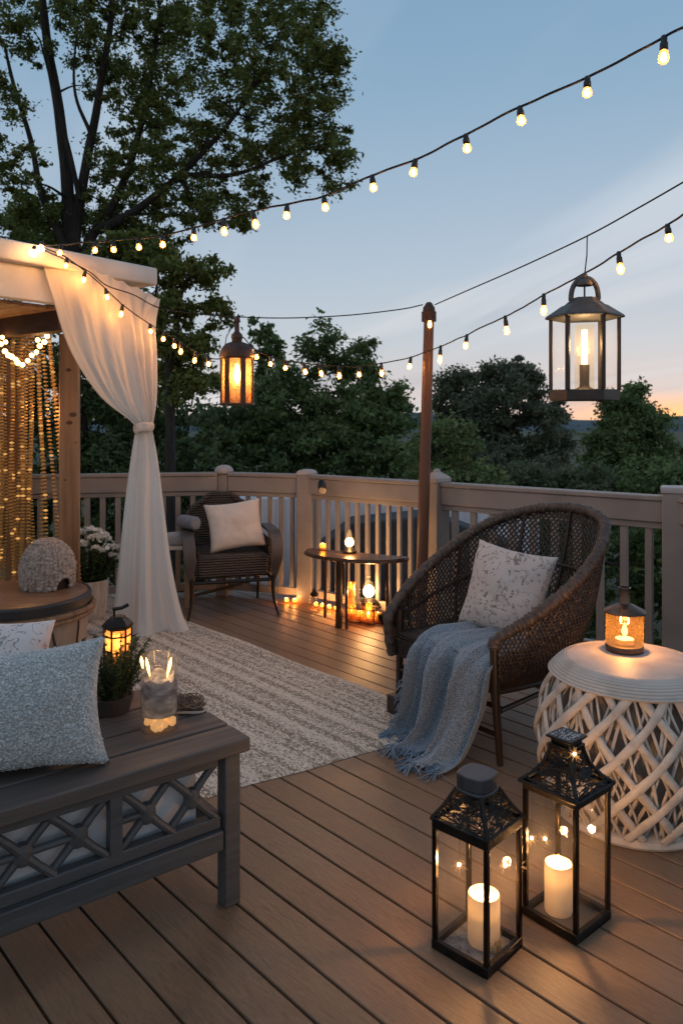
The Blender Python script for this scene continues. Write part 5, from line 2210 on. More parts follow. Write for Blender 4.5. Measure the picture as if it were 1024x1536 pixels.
def wicker_chair():
    t = thing('wicker_chair', 'large brown wicker barrel chair with open weave and a high curved back', 'chair', CO, rotz=CA)
    rim_c = [(-.345, -.03, .535), (-.405, .14, .62), (-.43, .36, .735), (-.385, .60, .865), (-.24, .80, .955), (0, .875, .985), (.24, .80, .955), (.385, .60, .865), (.43, .36, .735), (.405, .14, .62), (.345, -.03, .535)]
    low_c = [(-.325, .0, .30), (-.34, .12, .30), (-.345, .28, .30), (-.315, .45, .30), (-.2, .58, .30), (0, .63, .30), (.2, .58, .30), (.315, .45, .30), (.345, .28, .30), (.34, .12, .30), (.325, .0, .30)]
    N = 176
    rim = cat_rom(rim_c, N + 1)
    low = cat_rom(low_c, N + 1)

    def surf(i, s, off=0.0):
        """i along the U (0..N), s from the rim (0) to the foot of the shell (1)"""
        k = max(0, min(N, i))
        i0 = int(k)
        f = k - i0
        i1 = min(N, i0 + 1)
        a = rim[i0].lerp(rim[i1], f)
        b = low[i0].lerp(low[i1], f)
        p = a.lerp(b, s)
        d = Vector((p.x, p.y - 0.25, 0))
        d = d.normalized() if d.length > 1e-6 else d
        return p + d * (0.035 * math.sin(math.pi * s) + off)
    # open honeycomb of wavy stakes
    m = MB()
    ns_ = 180
    for k in range(ns_):
        u0 = (k + 0.5) / ns_ * N
        p0, p1 = surf(u0, 0.02), surf(u0, 1.0)
        ln = (p0 - p1).length
        steps = int(ln / 0.0085)
        amp = N / ns_ * 0.40
        pts = []
        for j in range(steps + 1):
            s = 0.02 + 0.98 * j / steps
            zz = surf(u0, s).z
            ph = zz / 0.031 * 2 * math.pi
            sg = 1 if k % 2 else -1
            pts.append(surf(u0 + sg * amp * math.sin(ph), s, 0.0025 * sg * math.cos(ph)))
        m.tube(pts, 0.0046, 6)
    m.build('weave', M_cane, t)
    # closer rows of cane round the lower shell and arms
    m = MB()
    for r_ in range(16):
        s = 1.0 - r_ * 0.0135 - 0.004
        pts = [surf(i * N / 230, s, 0.0045 * (1 if (i + r_) % 2 else -1)) for i in range(231)]
        m.tube(pts, 0.0038, 5)
    for s in (0.028, 0.05, 0.07):
        pts = [surf(i * N / 230, s, 0.004 * (1 if (i) % 2 else -1)) for i in range(231)]
        m.tube(pts, 0.004, 5)
    m.build('skirt_weave', M_cane, t)
    # strong round bars inside the shell
    m = MB()
    for s in (0.42,):
        m.tube([surf(i, s if True else 0, -0.012) for i in range(0, N + 1, 4)], 0.009, 8)
    m.tube([surf(i, 0.99, 0.0) for i in range(0, N + 1, 2)], 0.014, 8)
    for u_ in (16, 44, 70, 88, 106, 132, 160):
        m.tube([surf(u_, s, -0.010) for s in np.linspace(0.0, 1, 14)], 0.009, 8)
    m.build('shell_frame', M_legw, t)
    # thick wrapped rim, curling down at the front of both arms
    m = MB()
    path = [Vector((-.335, -.045, .30)), Vector((-.34, -.065, .40)), Vector((-.345, -.06, .49))] + rim[4:-4:3] + [Vector((.345, -.045, .525)), Vector((.343, -.05, .495))]
    path = cat_rom(path, 330)
    rr = [0.0265 + 0.003 * math.sin(i * 2.1) + 0.002 * math.sin(i * 0.7) for i in range(330)]
    for i in range(330):
        e = min(i, 329 - i) / 40
        rr[i] *= 0.85 + 0.15 * min(1, e)
    m.tube(path, rr, 12)
    m.build('rim', M_canerim, t)
    # seat
    m = MB()
    rows = []
    for i in range(26):
        v = i / 25
        y = -0.02 + 0.62 * v
        half = 0.325 if v < 0.55 else 0.325 * math.sqrt(max(0.02, 1 - ((v - 0.55) / 0.47) ** 2))
        rows.append([Vector((half * u, y, 0.395 - 0.02 * (1 - u * u) * math.sin(v * math.pi))) for u in np.linspace(-1, 1, 22)])
    m.grid(rows)
    wv2 = weave_mat('seat_weave', (0.02, 0.013, 0.009), (0.11, 0.07, 0.045), 16, 16)
    m.build('seat', wv2, t, solid=0.03)
    m = MB()
    for zz in np.linspace(0.30, 0.375, 8):
        m.tube([(x, -0.025 + 0.004 * (1 if i % 2 else -1), zz) for i, x in enumerate(np.linspace(-.33, .33, 50))], 0.0052, 6)
    m.build('front_apron', M_cane, t)
    for sx, y0, y1 in ((-1, 0.0, -0.005), (1, 0.0, -0.005), (-1, 0.50, 0.56), (1, 0.50, 0.56)):
        m = MB()
        xw = 0.335 if y0 == 0 else 0.25
        fy = -0.034 if (y0 == 0 and sx > 0) else 0.0
        pts = [(sx * xw, y0 + fy, 0.515 if y0 == 0 else 0.32), (sx * xw, y0 + fy * .8, 0.28), (sx * (xw + 0.004), y1, 0.0)]
        m.tube(pts, [0.022, 0.0185, 0.0135], 10)
        m.build('leg', M_legw, t)
    m = MB()
    for sx in (-1, 1):
        m.tube([(sx * .335, 0, 0.225), (sx * .252, .53, 0.225)], 0.011, 8)
    m.tube([(-.335, 0, 0.222), (.335, 0, 0.235)], 0.011, 8)
    m.tube([(-.335, 0, 0.10), (.335, 0, 0.118)], 0.011, 8)
    m.tube([(-.25, .53, 0.15), (.25, .53, 0.15)], 0.011, 8)
    m.tube([(-.335, 0, 0.19), (-.252, .53, 0.20)], 0.009, 8)
    m.build('stretcher', M_legw, t)
    m = MB()
    m.box((-0.335, -0.02, 0.05), (0.075, 0.07, 0.10))
    m.build('foot_block', M_legw, t, bevel=0.008)


wicker_chair()
# printed cushion
q = CW(0.015, 0.375, 0.620)
t = thing('printed_cushion', 'cream cushion printed with brown flower sprigs in the barrel chair', 'cushion', q)
m = MB()
nrm = (-CYD * 0.86 + Vector((-0.10, -0.42, 0)) + Vector((0, 0, 0.42))).normalized()
xx = Vector((nrm.y * -1, nrm.x, 0)).normalized()
xx = (xx + Vector((0, 0, -0.10))).normalized()
yy = nrm.cross(xx)
yy = yy if yy.z > 0 else -yy
pillow(m, 0.43, 0.43, 0.17, frame_matrix((0, 0, 0), xx, yy, nrm), seed=14, pinch=0.09, n=40, wr=0.013)
m.build('cover', print_mat('sprig_print', (0.60, 0.50, 0.45), (0.10, 0.065, 0.055), None, 1.0), t, angle=180)


def throw():
    t = thing('throw_blanket', 'blue grey melange throw with fringe hanging off the barrel chair to the deck', 'blanket', CW(0, -0.05, 0))
    o = t.location.copy()
    # centre line in the chair's frame: over the seat, down the front, out on the deck
    nu, nv = 90, 110
    rows = []
    for j in range(nv):
        v = j / (nv - 1)
        row = []
        for i in range(nu):
            u = i / (nu - 1)
            # path
            ctr = [(0.30, 0.425), (0.14, 0.435), (0.03, 0.437), (-0.050, 0.405), (-0.072, 0.31), (-0.078, 0.2), (-0.086, 0.10), (-0.105, 0.035), (-0.15, 0.016)]
            tt = v * 8
            k = min(7, int(tt))
            f = tt - k
            c4 = [ctr[max(0, k - 1)], ctr[k], ctr[k + 1], ctr[min(8, k + 2)]]
            yz = []
            for d in (0, 1):
                p0, p1, p2, p3 = [c[d] for c in c4]
                yz.append(0.5 * (2 * p1 + (p2 - p0) * f + (2 * p0 - 5 * p1 + 4 * p2 - p3) * f * f + (3 * p1 - p0 - 3 * p2 + p3) * f ** 3))
            y, z = yz
            xl = -0.145 + 0.025 * (1 - v) ** 2 + 0.012 * math.sin(v * 5)
            xr = 0.325 - 0.02 * v - 0.05 * max(0, v - 0.55) / 0.45 + 0.015 * math.sin(v * 6)
            x = xl + (xr - xl) * u
            # deep folds running down, gathered at the seat edge
            hang = min(1, max(0, (v - 0.22) / 0.25))
            fa = math.sin(u * 19 + 1.1 * math.sin(v * 2.2 + u * 3) + 0.5)
            fold = (abs(fa) ** 0.7) * (1 if fa > 0 else -1) + 0.40 * math.sin(u * 43 + v * 2.0 + 1)
            crown = 0.35 + 0.65 * hang
            amp = 0.034 * crown * (1 + 0.5 * v)
            dy = -amp * fold - 0.028 * hang
            dz = 0.0
            if v < 0.34:
                dz = 0.014 * (fold + 1.2) * (1 - hang * 0.6)
                dy *= hang
            x += 0.020 * hang * math.cos(u * 19 + 0.5) + 0.03 * (u - 0.5) * v * math.sin(v * 9)
            # far side hem pushes out on the deck
            yy = y + dy - 0.13 * max(0, v - 0.6) / 0.4 * u
            zz = z + dz
            if v > 0.80:
                zz = 0.010 + (zz - 0.010) * max(0.35, 1 - (v - 0.8) * 3) + 0.020 * max(0, fold) * 0.8
            row.append(CW(x, yy, max(0.008, zz)))
        rows.append(row)
    m = MB()
    m.grid(rows)
    mt = mat('melange', (0.088, 0.124, 0.165), 0.95, col2=(0.35, 0.40, 0.445), ns=300, det=2, lo=0.44, hi=0.58, bump=0.9, bs=210, bdist=0.004, sheen=0.35, bkind='noise')
    ob = m.build('cloth', mt, t, world=o, angle=180, solid=0.005)
    m = MB()
    rr = random.Random(4)
    end = rows[-1]
    for i in range(330):
        f = i / 329 * (nu - 1)
        a = end[int(f)].lerp(end[min(nu - 1, int(f) + 1)], f - int(f))
        dirv = (-CYD + CXD * rr.uniform(-1.0, 0.9)).normalized()
        ln = rr.uniform(0.035, 0.085)
        pts = [a + CYD * 0.01]
        bend = rr.uniform(-0.8, 0.8)
        for s in (0.33, 0.66, 1):
            d2 = Matrix.Rotation(bend * s, 3, 'Z') @ dirv
            pts.append(a + d2 * ln * s + Vector((0, 0, max(0.003, 0.018 * (1 - s) * rr.random() + 0.004) - a.z * s)))
            pts[-1].z = max(0.003, pts[-1].z)
        m.tube(pts, [0.0022, 0.0022, 0.0020, 0.0019], 5)
    # side fringe where the far hem turns
    for j in range(60, nv):
        if rr.random() < 0.75:
            a = rows[j][0]
            ln = rr.uniform(0.015, 0.04)
            d = (-CXD * 1.0 + CYD * rr.uniform(-0.9, 0.4)).normalized()
            p2 = a + d * ln * 0.6 + Vector((0, 0, -0.01))
            p3 = a + d * ln + Vector((0, 0, -0.03))
            p2.z, p3.z = max(0.004, p2.z), max(0.003, p3.z)
            m.tube([a - d * 0.005, p2, p3], [0.0022, 0.0022, 0.0018], 5)
    m.build('fringe', leafmat('fringe_yarn', [(0.075, 0.12, 0.18), (0.16, 0.22, 0.29), (0.33, 0.40, 0.47)], 0.0, 0.95), t, world=o)


throw()

# ------------------------------------------------------------------ white lattice drum
def drum():
    c = Vector((1.067, 2.83, 0))
    t = thing('garden_stool', 'white rattan drum table with woven lattice sides and a grooved top', 'side table', c)
    M_w = mat('white_rattan', (0.58, 0.51, 0.45), 0.55, col2=(0.37, 0.31, 0.26), ns=16, lo=0.45, hi=0.75, bump=0.4, bs=70, bstretch=(1, 1, 1))
    Z0, Z1 = 0.038, 0.512

    def rad(z):
        s = (z - Z0) / (Z1 - Z0)
        return 0.250 + 0.086 * math.sin(math.pi * min(1, max(0, s * 0.80 + 0.10))) ** 1.0
    m = MB()
    m.lathe([(1e-5, 0.004), (0.235, 0.0), (0.27, 0.003), (0.278, 0.014), (0.276, 0.032), (0.262, 0.042), (0.2, 0.044), (1e-5, 0.044)], n=72)
    m.build('base', M_w, t)
    m = MB()
    prof = [(0.25, 0.500), (0.288, 0.505), (0.294, 0.512)]
    for k in range(9):
        a = k / 8
        r_ = 0.294 - 0.066 * a
        z_ = 0.513 + 0.047 * math.sin(a * math.pi / 2)
        prof += [(r_ + 0.0025, z_), (r_ - 0.001, z_ + 0.0042), (r_ - 0.0048, z_ + 0.0042), (r_ - 0.0055, z_ + 0.001)]
    prof += [(0.222, 0.563), (0.20, 0.5645), (1e-5, 0.565)]
    m.lathe(prof, n=80)
    m.build('top', M_top, t, angle=30)
    # main diagonal straps, flattened, both ways
    m = MB()
    ns_ = 15
    for fam, off in ((1, 0.004), (-1, -0.006)):
        for k in range(ns_):
            a0 = 2 * math.pi * k / ns_ + (0.12 if fam > 0 else 0.31)
            rows = []
            nn = 30
            pts = []
            for i in range(nn + 1):
                s = i / nn
                z_ = Z0 - 0.002 + (Z1 - Z0 + 0.004) * s
                a = a0 + fam * 1.28 * s
                q = rad(z_) + off
                pts.append((a, q, z_))
            for i, (a, q, z_) in enumerate(pts):
                P0 = Vector((math.cos(a) * q, math.sin(a) * q, z_))
                nrm = Vector((math.cos(a), math.sin(a), 0))
                i2, i1 = min(i + 1, nn), max(i - 1, 0)
                A = Vector((math.cos(pts[i2][0]) * pts[i2][1], math.sin(pts[i2][0]) * pts[i2][1], pts[i2][2])) - Vector((math.cos(pts[i1][0]) * pts[i1][1], math.sin(pts[i1][0]) * pts[i1][1], pts[i1][2]))
                tn = A.normalized()
                sd = nrm.cross(tn).normalized()
                row = []
                wob = 1 + 0.10 * math.sin(i * 0.9 + k)
                for b in np.linspace(0, 2 * math.pi, 10, endpoint=False):
                    row.append(P0 + sd * math.cos(b) * 0.0145 * wob + nrm * math.sin(b) * 0.0085)
                rows.append(row)
            m.grid(rows, closed=True)
    m.build('lattice', M_w, t)
    # inner tangle of thinner canes
    m = MB()
    rr = random.Random(12)
    for fam in (1, -1):
        for k in range(46):
            a = 2 * math.pi * (k + rr.uniform(-0.22, 0.22)) / 46
            tw = fam * rr.uniform(0.46, 0.62)
            dq = 0.016 + (0.007 if fam > 0 else 0.0) + rr.uniform(-0.002, 0.003)
            pts = []
            for i in range(17):
                s = i / 16
                z_ = Z0 + (Z1 - Z0) * s
                an = a + tw * s + 0.018 * math.sin(s * 9 + k * 1.7)
                q = rad(z_) - dq
                pts.append(Vector((math.cos(an) * q, math.sin(an) * q, z_)))
            m.tube(pts, rr.uniform(0.0042, 0.0062), 6)
    m.build('inner_weave', M_w, t)
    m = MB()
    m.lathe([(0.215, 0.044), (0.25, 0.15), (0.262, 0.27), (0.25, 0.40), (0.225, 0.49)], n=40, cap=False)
    m.build('inner_shade', mat('shadow_lining', (0.26, 0.215, 0.18), 0.9), t)  # added sheet, its darker colour carries the shade inside the drum
    return c


M_top = mat('rattan_top', (0.54, 0.48, 0.43), 0.55, col2=(0.38, 0.33, 0.29), ns=9, lo=0.42, hi=0.75, bump=0.2, bs=40)
drum()
DZ = 0.5655


def drum_lantern():
    c = Vector((P(936, 972, 2.93).x, 2.93, DZ))
    t = thing('glass_lantern', 'round amber glass lantern with metal lid and bottle neck on the white drum table', 'lantern', c)
    mb_ = mat('bronze', (0.09, 0.055, 0.04), 0.32, 0.85, col2=(0.16, 0.10, 0.07), ns=12)
    r = 0.069
    m = MB()
    m.lathe([(1e-5, 0), (r * 1.0, 0), (r * 1.02, 0.006), (r * 1.02, 0.02), (r * .98, 0.024), (1e-5, 0.024)], n=40)
    m.build('base', mb_, t)
    m = MB()
    m.lathe([(r * .985, 0.022), (r, 0.035), (r, 0.140), (r * .985, 0.146)], n=48, cap=False)
    m.build('glass', glass('smoked_amber', (1.0, 0.80, 0.55), 0.05, haze=0.07, hcol=(1.0, 0.62, 0.28)), t, angle=180)
    m = MB()
    m.lathe([(r * .9, 0.143), (r * 1.14, 0.146), (r * 1.16, 0.150), (r * 1.08, 0.156), (r * .66, 0.170), (r * .34, 0.180), (r * .30, 0.186), (r * .29, 0.232), (r * .34, 0.234), (r * .34, 0.240), (r * .27, 0.241), (r * .24, 0.2), (1e-5, 0.19)], n=40)
    m.build('lid', mb_, t)
    m = MB()
    rr = random.Random(2)
    for k in range(170):
        a = rr.random() * 6.283
        zz = 0.03 + 0.11 * rr.random()
        m.ball((math.cos(a) * r * 1.0, math.sin(a) * r * 1.0, zz), 0.0009, 5, 4)
    m.build('droplets', mat('droplet', (0.85, 0.55, 0.25), 0.1, trans=0.5), t)
    m = MB()
    m.lathe([(1e-5, 0.026), (0.034, 0.026), (0.034, 0.045), (1e-5, 0.047)], n=20)
    m.build('candle', M_wax, t)
    m = MB()
    m.lathe([(1e-5, 0.05), (0.007, 0.058), (0.011, 0.07), (0.009, 0.084), (0.003, 0.10), (1e-5, 0.108)], n=12)
    m.build('flame', M_flame, t)
    m = MB()
    m.tube([(0.0, 0, 0.115), (0.004, 0, 0.138)], 0.007, 8)
    m.build('hanging_filament', M_flame_soft, t)
    lamp('flame_light', (0, 0, 0.078), 5.5, WARM, 0.02, t)


drum_lantern()


# ------------------------------------------------------------------ floor lanterns
def filigree(m, quad, seed, n=26, r=0.0022, curved=True):
    """organic tracery of thin bars filling a four sided panel (a, b bottom; c, d top)"""
    a, b, c, d = [Vector(q) for q in quad]
    rr = random.Random(seed)

    def at(u, v):
        return a.lerp(b, u).lerp(d.lerp(c, u), v)
    for k in range(n):
        u0, v0 = rr.random(), rr.random()
        ang = rr.random() * 6.28
        ln = rr.uniform(0.35, 0.9)
        bend = rr.uniform(-1.8, 1.8)
        pts = []
        for i in range(12):
            s = i / 11
            an = ang + bend * s
            if i:
                u0 += math.cos(an) * ln / 11
                v0 += math.sin(an) * ln / 11
            if not (0.0 <= u0 <= 1 and 0.0 <= v0 <= 1):
                break
            pts.append(at(u0, v0))
        if len(pts) > 2:
            m.tube(pts, r * rr.uniform(0.8, 1.3), 5)


def floor_lantern(label, c, rot, half, z_eave, prof, cap, seed, floor_kind):
    t = thing('floor_lantern', label, 'lantern', c, rotz=rot, group='tall black floor lanterns')
    h = half
    m = MB()
    for sx, sy in ((-1, -1), (1, -1), (1, 1), (-1, 1)):
        a = Vector((sx * h, sy * h, 0.013))
        b = Vector((-sy * h * (1 if True else 0), sx * h, 0.013))
        m.beam(a + (b - a).normalized() * -0.0075, b - (b - a).normalized() * 0.0075, 0.015, 0.026)
    m.build('base_frame', M_blackmetal, t, bevel=0.002)
    m = MB()
    m.box((0, 0, 0.006), (2 * h - 0.014, 2 * h - 0.014, 0.006))
    m.build('floor_plate', floor_kind, t)
    for sx, sy in ((-1, -1), (1, -1), (1, 1), (-1, 1)):
        m = MB()
        m.box((sx * h, sy * h, (0.027 + z_eave) / 2), (0.0135, 0.0135, z_eave - 0.027))
        m.build('post', M_blackgloss, t, bevel=0.002)
    m = MB()
    for k in range(4):
        a = math.pi / 2 * k
        ca, sa = math.cos(a), math.sin(a)
        p = [Vector((ca * h - sa * u, sa * h + ca * u, z)) for u, z in ((-h + 0.007, 0.027), (h - 0.007, 0.027), (h - 0.007, z_eave - 0.003), (-h + 0.007, z_eave - 0.003))]
        m.add(p, [(0, 1, 2, 3)])
    m.build('glass', M_pane, t, smooth=False)
    # eave band
    m = MB()
    he = h + 0.007
    for k in range(4):
        a = math.pi / 2 * k
        rot3 = Matrix.Rotation(a, 3, 'Z')
        m.box(rot3 @ Vector((he - 0.006, 0, z_eave + 0.010)), (0.013, 2 * he - 0.012 + 0.011, 0.024), rot3)
    m.build('eave', M_blackmetal, t, bevel=0.002)
    # roof hips and tracery
    m = MB()
    hips = MB()
    for k in range(4):
        rot3 = Matrix.Rotation(math.pi / 2 * k, 3, 'Z')
        pr = [(q, z) for q, z in prof]
        for (q0, z0_), (q1, z1_) in zip(pr[:-1], pr[1:]):
            quad = [rot3 @ Vector((q0, -q0, z0_)), rot3 @ Vector((q0, q0, z0_)), rot3 @ Vector((q1, q1, z1_)), rot3 @ Vector((q1, -q1, z1_))]
            filigree(m, quad, seed * 10 + k + int(z0_ * 1000), n=int(66 * max(0.4, (z1_ - z0_) / 0.06)) + 10, r=0.0017)
        hips.tube([rot3 @ Vector((q, q, z)) for q, z in pr], 0.0068, 8)
    m.build('tracery', M_blackmetal, t)
    q1, z1_ = prof[-1]
    for (qq, zq) in (prof[0], prof[-1]):
        hips.tube([(qq, qq, zq), (-qq, qq, zq), (-qq, -qq, zq), (qq, -qq, zq)], 0.0055, 6, closed=True)
    hips.build('roof_frame', M_blackmetal, t)
    m = MB()
    if cap == 'round':
        pts = []
        for k in range(40):
            a = 2 * math.pi * k / 40 + R(45)
            kk = 1 / max(abs(math.cos(a)), abs(math.sin(a)))
            q = 0.042 * (0.55 + 0.45 * min(kk, 1.35))
            pts.append((math.cos(a) * q * 1.18, math.sin(a) * q * 1.18))
        m.prism([(x * 1.06, y * 1.06) for x, y in pts], z1_ - 0.004, z1_ + 0.006)
        m.prism(pts, z1_ + 0.006, z1_ + 0.044)
        m.build('cap', M_capwood, t, bevel=0.003)
    else:
        m.box((0, 0, z1_ + 0.003), (2 * q1 + 0.012, 2 * q1 + 0.012, 0.006))
        m.box((0, 0, z1_ + 0.014), (2 * q1, 2 * q1, 0.016))
        m.box((0, 0, z1_ + 0.0255), (2 * q1 + 0.022, 2 * q1 + 0.022, 0.007))
        m.build('cap', M_blackmetal, t, bevel=0.002)
        m = MB()
        rr = random.Random(6)
        for k in range(90):
            x, y = rr.uniform(-q1, q1), rr.uniform(-q1, q1)
            m.ball((x, y, z1_ + 0.0295), rr.uniform(0.001, 0.0028), 6, 4, sz=0.6)
        m.build('frost', mat('frost', (0.5, 0.52, 0.56), 0.25), t)
    # hook under the roof
    m = MB()
    m.tube([(0.0, 0.0, z_eave + 0.05), (0, 0, z_eave + 0.005), (0.012, 0, z_eave - 0.008), (0.018, 0, z_eave + 0.002)], 0.003, 6)
    m.build('hook', M_blackmetal, t)
    return t


M_blackgloss = mat('black_gloss', (0.016, 0.013, 0.012), 0.2, 0.85, col2=(0.03, 0.022, 0.018), ns=18)
M_capwood = mat('dark_cap', (0.05, 0.053, 0.06), 0.45, col2=(0.032, 0.033, 0.037), ns=9, stretch=(1, 6, 1), bump=0.2, bs=30)
M_pane = glass('lantern_pane', (0.97, 0.965, 0.955), 0.03, haze=0.02, hcol=(0.8, 0.75, 0.7))
LA_, LB_ = Vector((0.372, 2.105, 0)), Vector((0.655, 2.235, 0))
ra, rb = R(47), R(41)
M_sand = mat('frost_sand', (0.30, 0.28, 0.275), 0.6, col2=(0.12, 0.105, 0.10), ns=60, det=8, bump=0.8, bs=260, bdist=0.003)
M_slate = mat('slate_plate', (0.12, 0.105, 0.095), 0.4, col2=(0.075, 0.065, 0.06), ns=12)
floor_lantern('black floor lantern with a round capped wooden top, the nearer of the tall pair', LA_, ra, 0.082, 0.332, [(0.089, 0.355), (0.066, 0.388), (0.040, 0.437)], 'round', 3, M_sand)
floor_lantern('black floor lantern with a curved pagoda roof and square top beside the drum table', LB_, rb, 0.083, 0.372, [(0.096, 0.392), (0.070, 0.414), (0.046, 0.448), (0.034, 0.486), (0.032, 0.500)], 'square', 7, M_slate)


def pillar(label, pos, r, h, flame):
    t = thing('pillar_candle', label, 'candle', pos, group='pillar candles in the floor lanterns')
    m = MB()
    wall = 0.006
    prof = [(1e-5, 0), (r * .97, 0), (r, 0.004), (r, h - 0.004), (r - 0.002, h), (r - wall + 0.001, h), (r - wall, h - 0.004), (r - wall, h - 0.055), (r - wall - 0.006, h - 0.058), (1e-5, h - 0.058)]
    m.lathe(prof, n=40)
    for i, v in enumerate(m.v):
        if v[2] > h - 0.006:
            m.v[i] = (v[0], v[1], v[2] + 0.0022 * mnoise.noise(Vector((v[0] * 60, v[1] * 60, 3))))
    w_ = m.build('wax', M_pillar, t)
    # pool of melted wax, lit from inside the hollow
    m = MB()
    m.lathe([(1e-5, h - 0.012), (r - wall - 0.0005, h - 0.011)], n=36, cap=False)
    m.build('wax_pool', M_pool, t)
    m = MB()
    m.tube([(0, 0, h - 0.014), (0.001, 0, h + 0.006)], 0.001, 6)
    m.build('wick', M_wire, t)
    if flame:
        m = MB()
        m.lathe([(1e-5, h - 0.002), (0.0026, h + 0.003), (0.0034, h + 0.009), (0.002, h + 0.018), (1e-5, h + 0.026)], n=10)
        m.build('flame', M_flame, t)
    lamp('candle_core_light', (0, 0, h - 0.030), 2.4, (1.0, 0.56, 0.2), 0.012, t)
    lamp('candle_light', (0, 0, h + 0.035), 3.4, WARM, 0.012, t)


M_pillar = mat('pillar_wax', (0.86, 0.77, 0.64), 0.45, trans=0.62)
M_pool = mat('wax_pool', (0.9, 0.8, 0.62), 0.3, trans=0.7)
pillar('thick white pillar candle in the nearer black floor lantern', LA_ + Vector((0.020, 0.010, 0.0095)), 0.044, 0.132, False)
pillar('white pillar candle with a thin flame in the pagoda roofed lantern', LB_ + Vector((-0.020, 0.012, 0.0095)), 0.040, 0.140, True)
# tinsel tuft in the nearer lantern
c = LA_ + Vector((0.052, -0.025, 0.0095))
t = thing('tinsel_tuft', 'tuft of glittering gold tinsel on the floor of the nearer lantern', 'tinsel', c)
rr = random.Random(17)
m = MB()
for k in range(150):
    a = rr.random() * 6.28
    l_ = rr.uniform(0.015, 0.042)
    b0 = Vector((rr.uniform(-.018, .014), rr.uniform(-.018, .018), 0.001))
    el = rr.uniform(0.1, 1.4)
    d = Vector((math.cos(a) * math.cos(el), math.sin(a) * math.cos(el), math.sin(el)))
    q = b0 + d * l_ * 0.5 + Vector((rr.uniform(-.004, .004), rr.uniform(-.004, .004), 0))
    e = b0 + d * l_
    e.z = max(0.001, e.z)
    m.tube([b0, q, e], 0.00055, 4)
m.build('strands', mat('tinsel_gold', (0.9, 0.62, 0.32), 0.2, 1.0), t)


def sparkle(label, px, py, D, hook_z):
    c = P(px, py, D)
    t = thing('fairy_light', label, 'fairy light', c, group='sparkling fairy lights in the floor lanterns')
    rr = random.Random(int(px * 7 + py))
    m = MB()
    m.ball((0, 0, 0), 0.0042, 10, 8)
    m.build('bulb', M_fcore, t)
    m = MB()
    for k in range(44):
        d = Vector((rr.gauss(0, 1), rr.gauss(0, 1), rr.gauss(0, 1))).normalized()
        l_ = rr.uniform(0.008, 0.024)
        q = d * l_ + Vector((0, 0, -0.15 * l_))
        m.tube([d * 0.004, q * 0.6, q], [0.00045, 0.0003, 0.00015], 4)
        if rr.random() < 0.6:
            m.ball(q, 0.0006, 5, 4)
    m.build('glare_spikes', M_glare, t)  # glowing spikes shaped like the starburst of glare round the bulb
    if hook_z:
        m = MB()
        m.tube([(0, 0, 0.004), (0.001, 0, (hook_z - c.z) * .5), (0, 0, hook_z - c.z)], 0.0006, 4)
        m.build('thread', M_wire, t)


M_fcore = emit('fairy_core', (1.0, 0.70, 0.36), 60)
M_glare = emit('fairy_glare', (1.0, 0.45, 0.14), 1.6)
sparkle('fairy light burst hanging alone at the left inside the nearer lantern', 688, 1297, 2.09, 0.33)
sparkle('fairy light burst right of the middle post of the nearer lantern', 757, 1298, 2.13, 0.33)
sparkle('fairy light burst touching the right post of the nearer lantern', 779, 1299, 2.12, 0.33)
sparkle('left of two fairy light bursts close together in the pagoda roofed lantern', 797, 1257, 2.24, 0.372)
sparkle('right of two fairy light bursts close together in the pagoda roofed lantern', 817, 1258, 2.24, 0.372)
sparkle('tiny fairy light under the square cap of the pagoda roofed lantern', 861, 1131, 2.165, 0)

# ------------------------------------------------------------------ trees
def blob_points(blobs, n, seed, edge=2.4):
    """clump centres inside ellipsoids measured as (px, py, depth, half width px, half height px)"""
    rg = np.random.default_rng(seed)
    ar = np.array([b[3] * b[4] * b[2] ** 2 for b in blobs], float) ** 0.85
    ar /= ar.sum()
    out = []
    for k in range(n):
        b = blobs[rg.choice(len(blobs), p=ar)]
        px, py, D, rx, ry = b[:5]
        rd = (b[5] if len(b) > 5 else (rx + ry) / 2 * D / F)
        v = rg.normal(size=3)
        v /= np.linalg.norm(v)
        q = rg.random() ** (1 / edge)
        c = P(px, py, D)
        s = D / F
        out.append(Vector((c.x + v[0] * q * rx * s, c.y + v[1] * q * rd, c.z + v[2] * q * ry * s)))
    return out


def limb(m, pts, r0, r1, n=9, segs=None):
    p = cat_rom(pts, segs or max(6, len(pts) * 5))
    k = len(p)
    p = [q + Vector((mnoise.noise(q * 1.3) * 0.05, mnoise.noise(q * 1.7 + Vector((9, 0, 0))) * 0.05, 0)) * (0.3 + r0 * 2) for q in p]
    m.tube(p, [r0 + (r1 - r0) * (i / (k - 1)) for i in range(k)], n)
    return p


M_bark = mat('bark', (0.045, 0.037, 0.032), 0.95, col2=(0.02, 0.017, 0.015), ns=7, stretch=(3, 3, 0.5), bump=0.8, bs=12, bdist=0.03)


